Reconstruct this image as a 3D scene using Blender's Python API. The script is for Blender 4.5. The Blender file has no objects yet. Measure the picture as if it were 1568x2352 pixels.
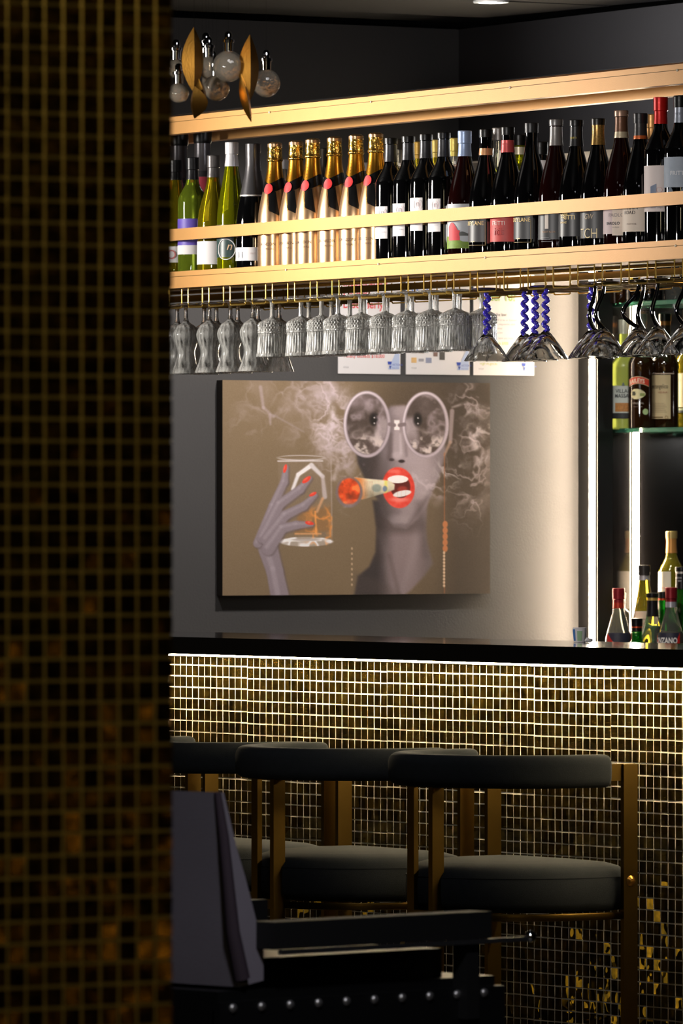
import bpy, bmesh, math, random
import numpy as np
from mathutils import Vector, Matrix

random.seed(7)
R = math.radians
SC = bpy.context.scene
COL = SC.collection

# ------------------------------------------------------------------ camera
F = 17800.0                      # focal length in pixels of the 1568 px wide frame
CAMZ = 1.41
YAW = R(34.0)
FW = (math.sin(YAW), math.cos(YAW))
RT = (math.cos(YAW), -math.sin(YAW))
cam_d = bpy.data.cameras.new('camera')
cam = bpy.data.objects.new('camera', cam_d)
COL.objects.link(cam)
cam.location = (0, 0, CAMZ)
cam.rotation_euler = (math.pi/2 - 7.0/F, 0, -YAW)
cam_d.sensor_fit = 'HORIZONTAL'
cam_d.sensor_width = 24.0
cam_d.lens = F/1568.0*24.0
cam_d.clip_end = 200
cam_d.dof.use_dof = True
cam_d.dof.focus_distance = 18.35
cam_d.dof.aperture_fstop = 15.0
SC.camera = cam

# ------------------------------------------------------------------ world, exposure
SC.view_settings.view_transform = 'Standard'
SC.view_settings.look = 'None'
SC.view_settings.exposure = 0.0
SC.view_settings.gamma = 1.0
SC.view_settings.use_curve_mapping = False
w = bpy.data.worlds.new('world'); SC.world = w; w.use_nodes = True
w.node_tree.nodes['Background'].inputs[0].default_value = (0.9, 0.92, 1.0, 1)
w.node_tree.nodes['Background'].inputs[1].default_value = 0.002
cy = SC.cycles
cy.max_bounces = 14; cy.transmission_bounces = 12; cy.glossy_bounces = 6; cy.diffuse_bounces = 3
cy.transparent_max_bounces = 12
cy.caustics_reflective = False; cy.caustics_refractive = False
cy.sample_clamp_indirect = 6.0
cy.use_denoising = True

# ------------------------------------------------------------------ lights
def spot(name, loc, target, energy, angle, blend, color=(1, .86, .68), radius=.04):
    d = bpy.data.lights.new(name, 'SPOT'); d.energy = energy; d.spot_size = R(angle); d.spot_blend = blend
    d.color = color; d.shadow_soft_size = radius
    o = bpy.data.objects.new(name, d); COL.objects.link(o); o.location = loc
    v = Vector(target) - Vector(loc)
    o.rotation_euler = v.to_track_quat('-Z', 'Y').to_euler()
    return o
def point(name, loc, energy, color=(1, .8, .5), radius=.05):
    d = bpy.data.lights.new(name, 'POINT'); d.energy = energy; d.color = color; d.shadow_soft_size = radius
    o = bpy.data.objects.new(name, d); COL.objects.link(o); o.location = loc
    return o
def area(name, loc, target, energy, size, color=(1, .95, .9), spread=180):
    d = bpy.data.lights.new(name, 'AREA'); d.shape = 'DISK'; d.size = size; d.energy = energy; d.color = color; d.spread = R(spread)
    o = bpy.data.objects.new(name, d); COL.objects.link(o); o.location = loc
    o.rotation_euler = (Vector(target)-Vector(loc)).to_track_quat('-Z', 'Y').to_euler()
    return o
area('rack_key_light', (8.45, 17.15, 2.31), (10.62, 15.75, 2.14), 20, .34, (1, .94, .86), 58)
area('rack_fill_light', (6.2, 12.2, 1.90), (10.47, 14.75, 1.93), 4.0, .30, (1, .95, .90), 34)
spot('chandelier_fill_spot', (6.4, 14.2, 2.40), (8.8, 13.35, 2.36), 50, 26, .5, (1, .93, .84), .12)  # added spot without a fixture, brightens globes and leaves
spot('wall_downlight_a', (12.02, 17.10, 2.74), (12.0, 18.0, .9), 98, 100, .9, (1, .93, .86), .04)
spot('wall_downlight_b', (11.1, 17.00, 2.74), (11.2, 18.1, .9), 34, 100, .9, (1, .94, .90), .04)
spot('pillar_downlight', (5.10, 8.02, 2.76), (5.10, 8.10, 0), 34, 70, .5, (1, .80, .42), .02)
area('pillar_fill_light', (3.2, 4.6, 2.6), (5.0, 8.15, 1.2), 1.1, .5, (1, .84, .52), 50)  # added fill on the pillar face, no fitting there
area('upper_wall_fill_light', (10.9, 14.6, 2.72), (11.6, 18.1, 2.45), 1.3, .3, (.97, .97, 1), 60)  # added weak fill to lift the wall behind the bottles
spot('alcove_fill_spot', (12.62, 17.35, 2.37), (13.2, 17.98, 1.70), 16, 50, .6, (1, .95, .88), .05)  # added spot to brighten the alcove labels, no lamp of its own
for (x, y, z, e) in ((8.1, 3.6, .62, .2), (8.7, 3.0, .40, .22), (7.6, 4.2, .85, .12), (8.3, 3.9, .95, .12), (9.1, 2.6, .25, .2)):
    point('pillar_glint_light', (x, y, z), e, (1, .62, .18), .05)  # added bare points, only there to reflect in the pillar tiles
spot('chair_fill_spot', (6.3, 9.0, 2.74), (7.25, 10.8, .85), 120, 40, .5, (.93, .93, 1), .1)  # added spot that lifts only the foreground chair
area('stool_fill_light', (8.6, 12.6, 2.76), (9.5, 14.0, .8), 1.8, .4, (.95, .95, 1), 80)  # added fill for the dark stools, not a real fitting
area('glass_back_fill_light', (11.9, 15.5, 2.0), (10.65, 15.15, 1.86), 9, .35, (1, .97, .92), 70)  # added unseen backlight to brighten the hanging glasses
area('bulkhead_fill_light', (10.7, 16.6, 2.70), (12.6, 16.4, 2.60), 9, .2, (1, .97, .94), 80)  # added fill aimed at the bulkhead face
for (x, y, z, e) in ((7.4, 17.9, .12, .45), (6.7, 17.7, .30, .35), (7.9, 17.4, .05, .35), (6.1, 17.9, .10, .45), (8.5, 17.8, .22, .22), (5.2, 17.6, .36, .35)):
    point('bar_tile_glint_light', (x, y, z), e, (1, .70, .10), .07)  # added unseen points that make yellow reflections in the lower bar tiles

# ------------------------------------------------------------------ colour + materials
def s2l(c):
    return tuple(((v/255.0)/12.92 if v/255.0 <= .04045 else (((v/255.0)+.055)/1.055)**2.4) for v in c)
MATS = {}
def pm(name, rgb, rough=.5, metal=0.0, trans=0.0, ior=1.5, bump=0.0, bscale=80.0, var=0.08, vscale=12.0,
       emit=None, estr=0.0, coat=0.0, spec=.5, lin=False):
    if name in MATS: return MATS[name]
    m = bpy.data.materials.new(name); m.use_nodes = True
    nt = m.node_tree; b = nt.nodes['Principled BSDF']
    c = rgb if lin else s2l(rgb)
    b.inputs['Roughness'].default_value = rough
    b.inputs['Metallic'].default_value = metal
    b.inputs['IOR'].default_value = ior
    b.inputs['Transmission Weight'].default_value = trans
    b.inputs['Coat Weight'].default_value = coat
    b.inputs['Specular IOR Level'].default_value = spec
    b.inputs['Base Color'].default_value = (*c, 1)
    tc = nt.nodes.new('ShaderNodeTexCoord')
    if var > 0:
        n = nt.nodes.new('ShaderNodeTexNoise'); n.inputs['Scale'].default_value = vscale; n.inputs['Detail'].default_value = 3
        nt.links.new(tc.outputs['Object'], n.inputs['Vector'])
        r = nt.nodes.new('ShaderNodeMapRange'); r.inputs[3].default_value = 1-var; r.inputs[4].default_value = 1+var
        nt.links.new(n.outputs['Fac'], r.inputs[0])
        mx = nt.nodes.new('ShaderNodeVectorMath'); mx.operation = 'SCALE'; mx.inputs[0].default_value = c
        nt.links.new(r.outputs[0], mx.inputs['Scale']); nt.links.new(mx.outputs[0], b.inputs['Base Color'])
    if bump > 0:
        n2 = nt.nodes.new('ShaderNodeTexNoise'); n2.inputs['Scale'].default_value = bscale; n2.inputs['Detail'].default_value = 2
        nt.links.new(tc.outputs['Object'], n2.inputs['Vector'])
        bp = nt.nodes.new('ShaderNodeBump'); bp.inputs['Strength'].default_value = bump; bp.inputs['Distance'].default_value = .002
        nt.links.new(n2.outputs['Fac'], bp.inputs['Height']); nt.links.new(bp.outputs[0], b.inputs['Normal'])
    if emit:
        b.inputs['Emission Color'].default_value = (*s2l(emit), 1); b.inputs['Emission Strength'].default_value = estr
    MATS[name] = m
    return m

wall_m = pm('dark_grey_paint', (78, 76, 76), .75, bump=.25, bscale=160, var=.10, vscale=3)
upper_m = pm('charcoal_paint', (58, 57, 60), .8, bump=.2, bscale=120, var=.1, vscale=3)
ceil_m = pm('black_ceiling_paint', (12, 12, 13), .7, bump=.2, bscale=60)
floor_m = pm('dark_timber_floor', (40, 32, 26), .45, bump=.2, bscale=30, var=.3)
gold_m = pm('satin_gold_paint', (214, 160, 98), .42, .2, bump=.12, bscale=300, var=.04, vscale=30)
groove_m = pm('gold_groove_shadowline', (120, 90, 40), .6, .2)
brass_m = pm('brushed_brass', (196, 142, 62), .30, 1.0, bump=.08, bscale=200, var=.12, vscale=20)
wire_m = pm('polished_brass_wire', (226, 186, 96), .36, 1.0, var=.05)
stoolbrass_m = pm('antique_brass', (100, 78, 36), .34, 1.0, bump=.1, bscale=150, var=.15, vscale=15)
velvet_m = pm('charcoal_wool_fabric', (36, 39, 42), .95, bump=.5, bscale=900, var=.18, vscale=60, spec=.2)
black_m = pm('black_lacquer', (8, 8, 9), .22, var=.1)
counter_m = pm('black_stone_top', (7, 7, 8), .09, var=.1, coat=.5)
grout_m = pm('cream_grout', (222, 212, 190), .85, bump=.5, bscale=400, var=.12, vscale=25)
pgrout_m = pm('ochre_grout', (150, 128, 60), .9, bump=.4, bscale=300, var=.3, vscale=14)
chrome_m = pm('polished_chrome', (220, 220, 222), .08, 1.0, var=.03)
glass_m = pm('clear_glass', (250, 251, 250), .0, 0, .993, 1.5, var=0)
def streaked_glass(name, lo, hi, stretch, scale, streak_rough=.28, tr=.25, ior=1.3):
    """clear glass with pale rough streaks that paint sparkle into the material"""
    m = bpy.data.materials.new(name); m.use_nodes = True; nt = m.node_tree; a = nt.nodes['Principled BSDF']
    a.inputs['Base Color'].default_value = (.98, .98, .97, 1); a.inputs['Roughness'].default_value = 0.0
    a.inputs['Transmission Weight'].default_value = 1.0; a.inputs['IOR'].default_value = ior
    b = nt.nodes.new('ShaderNodeBsdfPrincipled'); b.inputs['Base Color'].default_value = (.93, .92, .88, 1)
    b.inputs['Roughness'].default_value = streak_rough; b.inputs['Transmission Weight'].default_value = tr
    tc = nt.nodes.new('ShaderNodeTexCoord'); mp = nt.nodes.new('ShaderNodeMapping'); mp.inputs['Scale'].default_value = (1, 1, stretch)
    n = nt.nodes.new('ShaderNodeTexNoise'); n.inputs['Scale'].default_value = scale; n.inputs['Detail'].default_value = 3
    r = nt.nodes.new('ShaderNodeMapRange'); r.inputs[1].default_value = lo; r.inputs[2].default_value = hi
    mx = nt.nodes.new('ShaderNodeMixShader')
    nt.links.new(tc.outputs['Object'], mp.inputs['Vector']); nt.links.new(mp.outputs[0], n.inputs['Vector']); nt.links.new(n.outputs['Fac'], r.inputs[0])
    nt.links.new(r.outputs[0], mx.inputs[0]); nt.links.new(a.outputs[0], mx.inputs[1]); nt.links.new(b.outputs[0], mx.inputs[2])
    nt.links.new(mx.outputs[0], nt.nodes['Material Output'].inputs['Surface'])
    return m
crystal_m = streaked_glass('cut_crystal', .30, .72, .10, 300, .22, .35, 1.25)
martini_m = streaked_glass('thin_martini_glass', .56, .80, .5, 60, .2, .3, 1.22)
white_m = pm('white_paper', (236, 232, 234), .7, var=.02)
cream_m = pm('cream_paper', (226, 210, 196), .7, var=.03)
ink_m = pm('dark_ink', (40, 38, 42), .6, var=0)
steel_m = pm('brushed_steel', (150, 150, 150), .3, 1.0, var=.05)

def tile_material(name, tint, grid_axes, pitch, rough=.06, tone=(.35, 1.3), bump=.25):
    """antiqued mirror tile: gold leaf behind dark glass, the tone changing from tile to tile"""
    m = bpy.data.materials.new(name); m.use_nodes = True; nt = m.node_tree; b = nt.nodes['Principled BSDF']
    g = nt.nodes.new('ShaderNodeNewGeometry')
    sn = nt.nodes.new('ShaderNodeVectorMath'); sn.operation = 'SNAP'; sn.inputs[1].default_value = (pitch,)*3
    nt.links.new(g.outputs['Position'], sn.inputs[0])
    wn = nt.nodes.new('ShaderNodeTexWhiteNoise'); nt.links.new(sn.outputs[0], wn.inputs['Vector'])
    r = nt.nodes.new('ShaderNodeMapRange'); r.inputs[3].default_value = tone[0]; r.inputs[4].default_value = tone[1]
    nt.links.new(wn.outputs['Value'], r.inputs[0])
    n = nt.nodes.new('ShaderNodeTexNoise'); n.inputs['Scale'].default_value = 55; n.inputs['Detail'].default_value = 4
    nt.links.new(g.outputs['Position'], n.inputs['Vector'])
    cr = nt.nodes.new('ShaderNodeMapRange'); cr.inputs[1].default_value = .35; cr.inputs[2].default_value = .7
    cr.inputs[3].default_value = .25; cr.inputs[4].default_value = 1.0
    nt.links.new(n.outputs['Fac'], cr.inputs[0])
    mu = nt.nodes.new('ShaderNodeMath'); mu.operation = 'MULTIPLY'
    nt.links.new(r.outputs[0], mu.inputs[0]); nt.links.new(cr.outputs[0], mu.inputs[1])
    sc = nt.nodes.new('ShaderNodeVectorMath'); sc.operation = 'SCALE'; sc.inputs[0].default_value = s2l(tint)
    nt.links.new(mu.outputs[0], sc.inputs['Scale']); nt.links.new(sc.outputs[0], b.inputs['Base Color'])
    b.inputs['Metallic'].default_value = .9; b.inputs['Roughness'].default_value = rough
    n2 = nt.nodes.new('ShaderNodeTexNoise'); n2.inputs['Scale'].default_value = 45; n2.inputs['Detail'].default_value = 0
    nt.links.new(g.outputs['Position'], n2.inputs['Vector'])
    bp = nt.nodes.new('ShaderNodeBump'); bp.inputs['Strength'].default_value = bump; bp.inputs['Distance'].default_value = .004
    nt.links.new(n2.outputs['Fac'], bp.inputs['Height']); nt.links.new(bp.outputs[0], b.inputs['Normal'])
    return m
PITCH = .027
btile_m = tile_material('antique_gold_mirror_tile', (104, 84, 32), 'yz', PITCH, rough=.015, bump=.05)
ptile_m = tile_material('dark_gold_mirror_tile', (150, 112, 40), 'xz', PITCH, rough=.12, bump=.1)

# ------------------------------------------------------------------ geometry helpers
class MB:
    def __init__(s): s.v = []; s.f = []
    def add(s, vs, fs):
        o = len(s.v); s.v += [tuple(v) for v in vs]; s.f += [tuple(i+o for i in f) for f in fs]; return s
    def box(s, c, d, rz=0.0, M=None):
        hx, hy, hz = d[0]/2, d[1]/2, d[2]/2
        vs = [Vector((sx*hx, sy*hy, sz*hz)) for sx in (-1, 1) for sy in (-1, 1) for sz in (-1, 1)]
        if M is not None: vs = [M @ v for v in vs]
        elif rz: m = Matrix.Rotation(rz, 3, 'Z'); vs = [m @ v for v in vs]
        vs = [v+Vector(c) for v in vs]
        return s.add(vs, [(0, 1, 3, 2), (4, 6, 7, 5), (0, 4, 5, 1), (2, 3, 7, 6), (0, 2, 6, 4), (1, 5, 7, 3)])
    def lathe(s, prof, seg=32, c=(0, 0, 0), rmod=None, cap=True):
        vs = []; n = len(prof)
        for i in range(seg):
            a = 2*math.pi*i/seg
            for (r, z) in prof:
                rr = r if rmod is None else r+rmod(a, z, r)
                vs.append((c[0]+rr*math.cos(a), c[1]+rr*math.sin(a), c[2]+z))
        fs = []
        for i in range(seg):
            j = (i+1) % seg
            for k in range(n-1):
                fs.append((i*n+k, j*n+k, j*n+k+1, i*n+k+1))
        if cap:
            if prof[0][0] > 1e-6: fs.append(tuple(i*n for i in reversed(range(seg))))
            if prof[-1][0] > 1e-6: fs.append(tuple(i*n+n-1 for i in range(seg)))
        return s.add(vs, fs)
    def tube(s, pts, r, seg=8, closed=False):
        pts = [Vector(p) for p in pts]; n = len(pts); vs = []
        rr = r if isinstance(r, (list, tuple)) else [r]*n
        ref = Vector((0, 0, 1)); prev = None
        for i, p in enumerate(pts):
            if closed: t = pts[(i+1) % n]-pts[i-1]
            else: t = pts[min(i+1, n-1)]-pts[max(i-1, 0)]
            t.normalize()
            if prev is None:
                a = t.cross(ref)
                if a.length < .1: a = t.cross(Vector((0, 1, 0)))
            else:
                a = prev - t*prev.dot(t)
            a.normalize(); prev = a; b = t.cross(a)
            for k in range(seg):
                th = 2*math.pi*k/seg
                vs.append(p+(a*math.cos(th)+b*math.sin(th))*rr[i])
        fs = []
        for i in range(n if closed else n-1):
            j = (i+1) % n
            for k in range(seg):
                l = (k+1) % seg
                fs.append((i*seg+k, i*seg+l, j*seg+l, j*seg+k))
        if not closed:
            fs.append(tuple(reversed(range(seg)))); fs.append(tuple((n-1)*seg+k for k in range(seg)))
        return s.add(vs, fs)
    def prism(s, poly, z0, z1):
        n = len(poly)
        vs = [(x, y, z0) for x, y in poly]+[(x, y, z1) for x, y in poly]
        fs = [tuple(reversed(range(n))), tuple(range(n, 2*n))]+[(i, (i+1) % n, n+(i+1) % n, n+i) for i in range(n)]
        return s.add(vs, fs)
    def mesh(s, name, mat, smooth=None):
        me = bpy.data.meshes.new(name); me.from_pydata(s.v, [], s.f)
        me.materials.append(mat)
        if smooth is not None:
            bm = bmesh.new(); bm.from_mesh(me)
            bmesh.ops.recalc_face_normals(bm, faces=bm.faces)
            for f in bm.faces: f.smooth = True
            for e in bm.edges:
                if len(e.link_faces) == 2 and e.calc_face_angle(0) > R(smooth): e.smooth = False
            bm.to_mesh(me); bm.free()
        else:
            bm = bmesh.new(); bm.from_mesh(me); bmesh.ops.recalc_face_normals(bm, faces=bm.faces); bm.to_mesh(me); bm.free()
        me.update()
        return me
    def build(s, name, mat, parent=None, smooth=None, **k):
        return link(name, s.mesh(name, mat, smooth), parent, **k)
def link(name, me, parent=None, loc=None, rz=None, kind=None, label=None, cat=None, group=None):
    o = bpy.data.objects.new(name, me); COL.objects.link(o)
    if parent is not None: o.parent = parent
    if loc is not None: o.location = loc
    if rz is not None: o.rotation_euler = (0, 0, rz)
    if kind: o['kind'] = kind
    if label: o['label'] = label
    if cat: o['category'] = cat
    if group: o['group'] = group
    return o
def thing(name, label, cat, loc=(0, 0, 0), rz=0, group=None):
    return link(name, None, None, loc, rz, None, label, cat, group)
def dup(root, loc, rz=None, label=None, group=None):
    r = root.copy(); COL.objects.link(r); r.location = loc
    if rz is not None: r.rotation_euler = (0, 0, rz)
    if label: r['label'] = label
    if group: r['group'] = group
    for ch in list(root.children):
        c = ch.copy(); COL.objects.link(c); c.parent = r
        for g in list(ch.children):
            d = g.copy(); COL.objects.link(d); d.parent = c
    return r
# a vertical line of the photograph met with a line on plan
def on_line(px, P, D):
    xp = (px-784.0)/F
    dx, dy = FW[0]+xp*RT[0], FW[1]+xp*RT[1]
    det = dx*(-D[1]) - (-D[0])*dy
    t = (P[0]*(-D[1]) - (-D[0])*P[1])/det
    return (t*dx, t*dy, t)
def at(px, Z):
    xp = (px-784.0)/F
    return (Z*(FW[0]+xp*RT[0]), Z*(FW[1]+xp*RT[1]), Z)
def zat(py, Z): return CAMZ-(py-1169.0)/F*Z

_txc = {}
def text_geo(txt, size=1.0, bold=0.0, shear=0.0, sx=1.0):
    key = (txt, bold, shear)
    if key not in _txc:
        cu = bpy.data.curves.new('lettering', 'FONT'); cu.body = txt; cu.size = 1.0; cu.offset = bold; cu.shear = shear
        cu.resolution_u = 3
        o = bpy.data.objects.new('lettering', cu); COL.objects.link(o)
        dg = bpy.context.evaluated_depsgraph_get()
        me = o.evaluated_get(dg).to_mesh()
        vs = [tuple(v.co) for v in me.vertices]; fs = [tuple(p.vertices) for p in me.polygons]
        o.evaluated_get(dg).to_mesh_clear()
        bpy.data.objects.remove(o); bpy.data.curves.remove(cu)
        _txc[key] = (vs, fs)
    vs, fs = _txc[key]
    if not vs: return [], [], 0
    x0 = min(v[0] for v in vs); x1 = max(v[0] for v in vs)
    return [((v[0]-x0)*size*sx, v[1]*size) for v in vs], fs, (x1-x0)*size*sx

# ================================================================== SETTING
WALLY = 18.17
RB = R(7.2)                                    # the rack and the back bar run 7 degrees off the bar front
RD = (math.sin(RB), math.cos(RB))              # along the rack, away to the left
RN = (-math.cos(RB), math.sin(RB))             # out of the rack, to the customers
CX, CY = 13.10, WALLY                          # corner of picture wall and back bar
def bb(t, off=0.0):                            # along the back bar towards the right, off = in front (+) or behind (-)
    return (CX-RD[0]*t+RN[0]*off, CY-RD[1]*t+RN[1]*off)

MB().box((4.5, 8.0, -.05), (20.0, 23.0, .1)).build('floor', floor_m, kind='structure')
MB().box((4.5, WALLY+.05, 1.39), (20, .1, 2.78)).build('wall_back', wall_m, kind='structure')
MB().box((-5.45, 8.0, 1.39), (.1, 23, 2.78)).build('wall_left', upper_m, kind='structure')
MB().box((4.5, -3.45, 1.39), (20, .1, 2.78)).build('wall_front', upper_m, kind='structure')
q = [bb(0, -.45), bb(22, -.45), bb(22, -.55), bb(0, -.55)]
MB().prism(q, 0, 2.78).build('wall_right', pm('smoked_black_mirror', (14, 14, 15), .06, var=.05), kind='structure')
# bulkhead over the back bar
off_b = .437
q = [bb(-.05, off_b), bb(22, off_b), bb(22, -.44), bb(-.05, -.44)]
MB().prism(q, 2.40, 2.78).build('trim_1', upper_m, kind='structure')
# ceiling with panels
ceil = MB().box((4.5, 8.0, 2.86), (20, 23, .12)).build('ceiling', ceil_m, kind='structure')
pan = MB().box((0, 0, 0), (1.19, .592, .018)).mesh('panel', ceil_m)
for i in range(5):
    for j in range(6):
        x = 9.42+i*1.2; y = 15.0+j*.6
        if y+.3 > WALLY or (x > 12.1): continue
        link('panel', pan, ceil, (x, y, 2.790+random.uniform(-.001, .001)))
for (px, Z) in ((430, 19.4), (760, 20.2)):
    x, y, _ = at(px, Z)
    MB().box((x, y, 2.779), (.30, .006, .004), rz=R(-3)).build('trim_2', steel_m, kind='structure')
# small recessed downlight over the bar keeper's side
t = thing('ceiling_downlight', 'small round recessed downlight glowing in the black ceiling above the wall', 'light', (12.02, 17.10, 2.775))
MB().lathe([(.048, 0), (.048, .006), (.036, .006), (.034, 0)], 32, cap=False).build('rim', pm('white_enamel', (210, 208, 204), .4), t, 40)
MB().lathe([(0.0, .004), (.036, .004), (.036, .006), (0, .006)], 32, cap=False).build('diffuser', pm('lit_diffuser', (255, 255, 255), .5, emit=(255, 250, 240), estr=30, var=0), t, 40)

# post with the lit strip, black glossy alcove beside the picture wall
EY = 18.13                                     # black end panel of the alcove
PXL, PYL = 13.080, 18.075                      # front left corner of the post
MB().box((PXL+.027, (PYL+WALLY)/2, 1.2), (.054, WALLY-PYL, 2.395)).build('trim_3', pm('black_matt_laminate', (24, 23, 23), .35, var=.08), kind='structure')
MB().box(((PXL+.054+13.9)/2, (EY+WALLY)/2, 1.2), (13.9-PXL-.054, WALLY-EY, 2.395)).build('trim_4', pm('black_gloss_laminate', (22, 21, 22), .08, var=.08), kind='structure')
led_m = pm('warm_white_led', (255, 255, 255), .5, emit=(255, 232, 200), estr=125, var=0)
alu_m = pm('anodised_profile', (120, 118, 112), .35, .8)
def led_strip(x, y, z0, z1, wdt, label, rz=0):
    o = thing('led_light_strip', label, 'light', (x, y, z0), rz)
    MB().box((0, .004, (z1-z0)/2), (wdt, .004, z1-z0)).build('profile', alu_m, o)
    MB().box((0, -.002, (z1-z0)/2), (wdt-.002, .005, z1-z0-.004)).build('diffuser', led_m, o)
    return o
led_strip(PXL-.006, PYL+.017, .90, 2.36, .022, 'vertical light strip on the black post beside the picture wall', -math.pi/2)
x, y, Z = on_line(1459.5, (0, EY-.006), (1, 0))
led_strip(x, y, .90, 2.03, .019, 'vertical light strip behind the bottles in the black alcove')

# back counter with a raised step for the bottles
o = thing('back_bar_counter', 'black back bar counter with a raised step carrying bottles', 'counter', (0, 0, 0))
def abox(x0_, x1_, y0_, y1_, z0_, z1_): return MB().box(((x0_+x1_)/2, (y0_+y1_)/2, (z0_+z1_)/2), (x1_-x0_, y1_-y0_, z1_-z0_))
abox(12.98, 13.36, 17.2, EY-.04, 0, .84).build('cabinet', black_m, o)
abox(12.97, 13.36, 17.2, EY-.04, .842, .88).build('countertop', counter_m, o)
abox(13.14, 13.36, 17.2, EY-.002, .881, 1.01).build('step', counter_m, o)
# glass shelves
green_edge = pm('green_edged_glass', (120, 220, 180), .05, 0, .80, 1.5, var=.02)
for zt, lab in ((1.642, 'lower green-edged glass shelf in the black alcove'), (2.005, 'upper green-edged glass shelf in the black alcove, just under the hanging rack')):
    sh = thing('glass_shelf', lab, 'shelf', (0, 0, 0), group='glass shelves')
    fx, fy, _ = on_line(1400, (0, EY-.012), (1, 0))
    L = .95
    MB().prism([(fx, fy), (fx-RD[0]*L, fy-RD[1]*L), (fx-RD[0]*L+.26, fy-RD[1]*L), (fx+.26, fy)], zt-.012, zt).build('shelf_panel', green_edge, sh)
    MB().box((fx+.20, EY-.03, zt-.018), (.012, .05, .010)).build('bracket', chrome_m, sh)

# ================================================================== BAR FRONT
BX = 10.230
bar = thing('bar_counter', 'long bar with black stone top and gold mirror mosaic front lit from under the top', 'bar', (BX, 12.6, 0))
BY0, BY1 = 0.0, 4.1
def bloc(x, y, z): return (x-BX, y-12.6, z)
MB().box(bloc(BX+.085+.0002, 12.6+2.05, .525), (.17, 4.1, 1.05)).build('front_panel', grout_m, bar, label='cream grout between the mirror tiles')
bm_ = MB().box(bloc(10.37, 14.65, 1.0805), (.46, 4.16, .041))
bm_.build('countertop', counter_m, bar, label='black polished stone bar top')
MB().box(bloc(10.150, 14.65, 1.0578), (.006, 4.1, .0045)).build('light_strip', pm('counter_led', (255, 255, 255), .5, emit=(255, 232, 186), estr=380, var=0), bar,
        label='lit strip under the bar top')
def tile_vs(seed):
    rnd = random.Random(seed); ty = rnd.gauss(0, 1)*.013; tz = rnd.gauss(0, 1)*.016
    h = .0119; d = .0038
    vs = []
    for xs in (0, 1):
        for ys in (-1, 1):
            for zs in (-1, 1):
                x = (-d if xs == 0 else .001)
                if xs == 0: x += ys*h*ty+zs*h*tz
                vs.append((x, ys*h, zs*h))
    return vs
TF = [(0, 1, 3, 2), (4, 6, 7, 5), (0, 4, 5, 1), (2, 3, 7, 6), (0, 2, 6, 4), (1, 5, 7, 3)]
tmeshes = [MB().add(tile_vs(i), TF).mesh('tile', btile_m) for i in range(24)]
ncol = int(4.1/PITCH); nrow = 38
rest = MB(); cnt = 0
def sheet(col, row):       # sheets of eleven by eleven tiles, each set a hair off
    rnd = random.Random((col//11)*131+(row//11)*17+3)
    return rnd.uniform(-.0007, .0007), rnd.uniform(-.0011, .0011)
# the tile columns nearest the camera's right edge and above the stools show largest
cand = []
for c_ in range(ncol):
    yw = 12.6+.0135+c_*PITCH
    Zc = BX*FW[0]+yw*FW[1]; Xc = BX*RT[0]+yw*RT[1]; px = 784+Xc/Zc*F
    for r_ in range(nrow):
        zw = 1.046-.0135-r_*PITCH+.0110
        py = 1169-(zw-CAMZ)/Zc*F
        vis = 400 < px < 1572 and py < 2352
        front = vis and px > 1180 and r_ < 20 and (py < 1722 or px > 1462)
        cand.append((0 if front else 1, r_, -px, c_, r_))
cand.sort(); chosen = set((a[3], a[4]) for a in cand[:300])
for c_ in range(ncol):
    for r_ in range(nrow):
        dy, dz = sheet(c_, r_); rnd = random.Random(c_*977+r_)
        ly = .0135+c_*PITCH+dy+rnd.uniform(-.0004, .0004); lz = 1.046-.0135+.0110-r_*PITCH+dz+rnd.uniform(-.0004, .0004)
        if r_ == 0: pass
        if (c_, r_) in chosen:
            link('tile', tmeshes[(c_*7+r_*5) % 24], bar, (0.0032, ly, lz))
        else:
            vs = tile_vs((c_*131+r_*7) % 997)
            rest.add([(v[0]+.0032, v[1]+ly, v[2]+lz) for v in vs], TF)
rest.build('mosaic', btile_m, bar, kind='stuff')

# ================================================================== TILED PILLAR (near, left)
PY, PX1 = 8.151, 5.246
pil = thing('tiled_pillar', 'square pillar clad in dark gold mosaic tiles, out of focus at the left edge', 'pillar', (PX1, PY, 0))
MB().box((-.27, .2645, 1.385), (.53, .53, 2.77)).build('core', pgrout_m, pil, label='ochre grout of the pillar')
def ptile_vs(seed):
    rnd = random.Random(seed); a = rnd.gauss(0, 1)*.03; b = rnd.gauss(0, 1)*.03; h = .0112; vs = []
    for xs in (-1, 1):
        for ys in (0, 1):
            for zs in (-1, 1):
                y = -.0055 if ys == 0 else .001
                if ys == 0: y += xs*h*a+zs*h*b
                vs.append((xs*h, y, zs*h))
    return vs
pme = [MB().add(ptile_vs(i), TF).mesh('tile', ptile_m) for i in range(16)]
prest = MB()
for c_ in range(19):
    for r_ in range(102):
        lx = -.0160-c_*PITCH; lz = 2.75-r_*PITCH
        if c_ < 9 and 27 <= r_ < 60: link('tile', pme[(c_*5+r_*3) % 16], pil, (lx, .003, lz))
        else: prest.add([(v[0]+lx, v[1]+.003, v[2]+lz) for v in ptile_vs(c_*97+r_)], TF)
for r_ in range(102):
    for c_ in range(19):          # left flank
        vs = ptile_vs(c_*7+r_)
        prest.add([(-.535+v[1]+.001, .016+c_*PITCH+v[0], v[2]+2.75-r_*PITCH) for v in vs], TF)
prest.build('mosaic', ptile_m, pil, kind='stuff')

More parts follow.
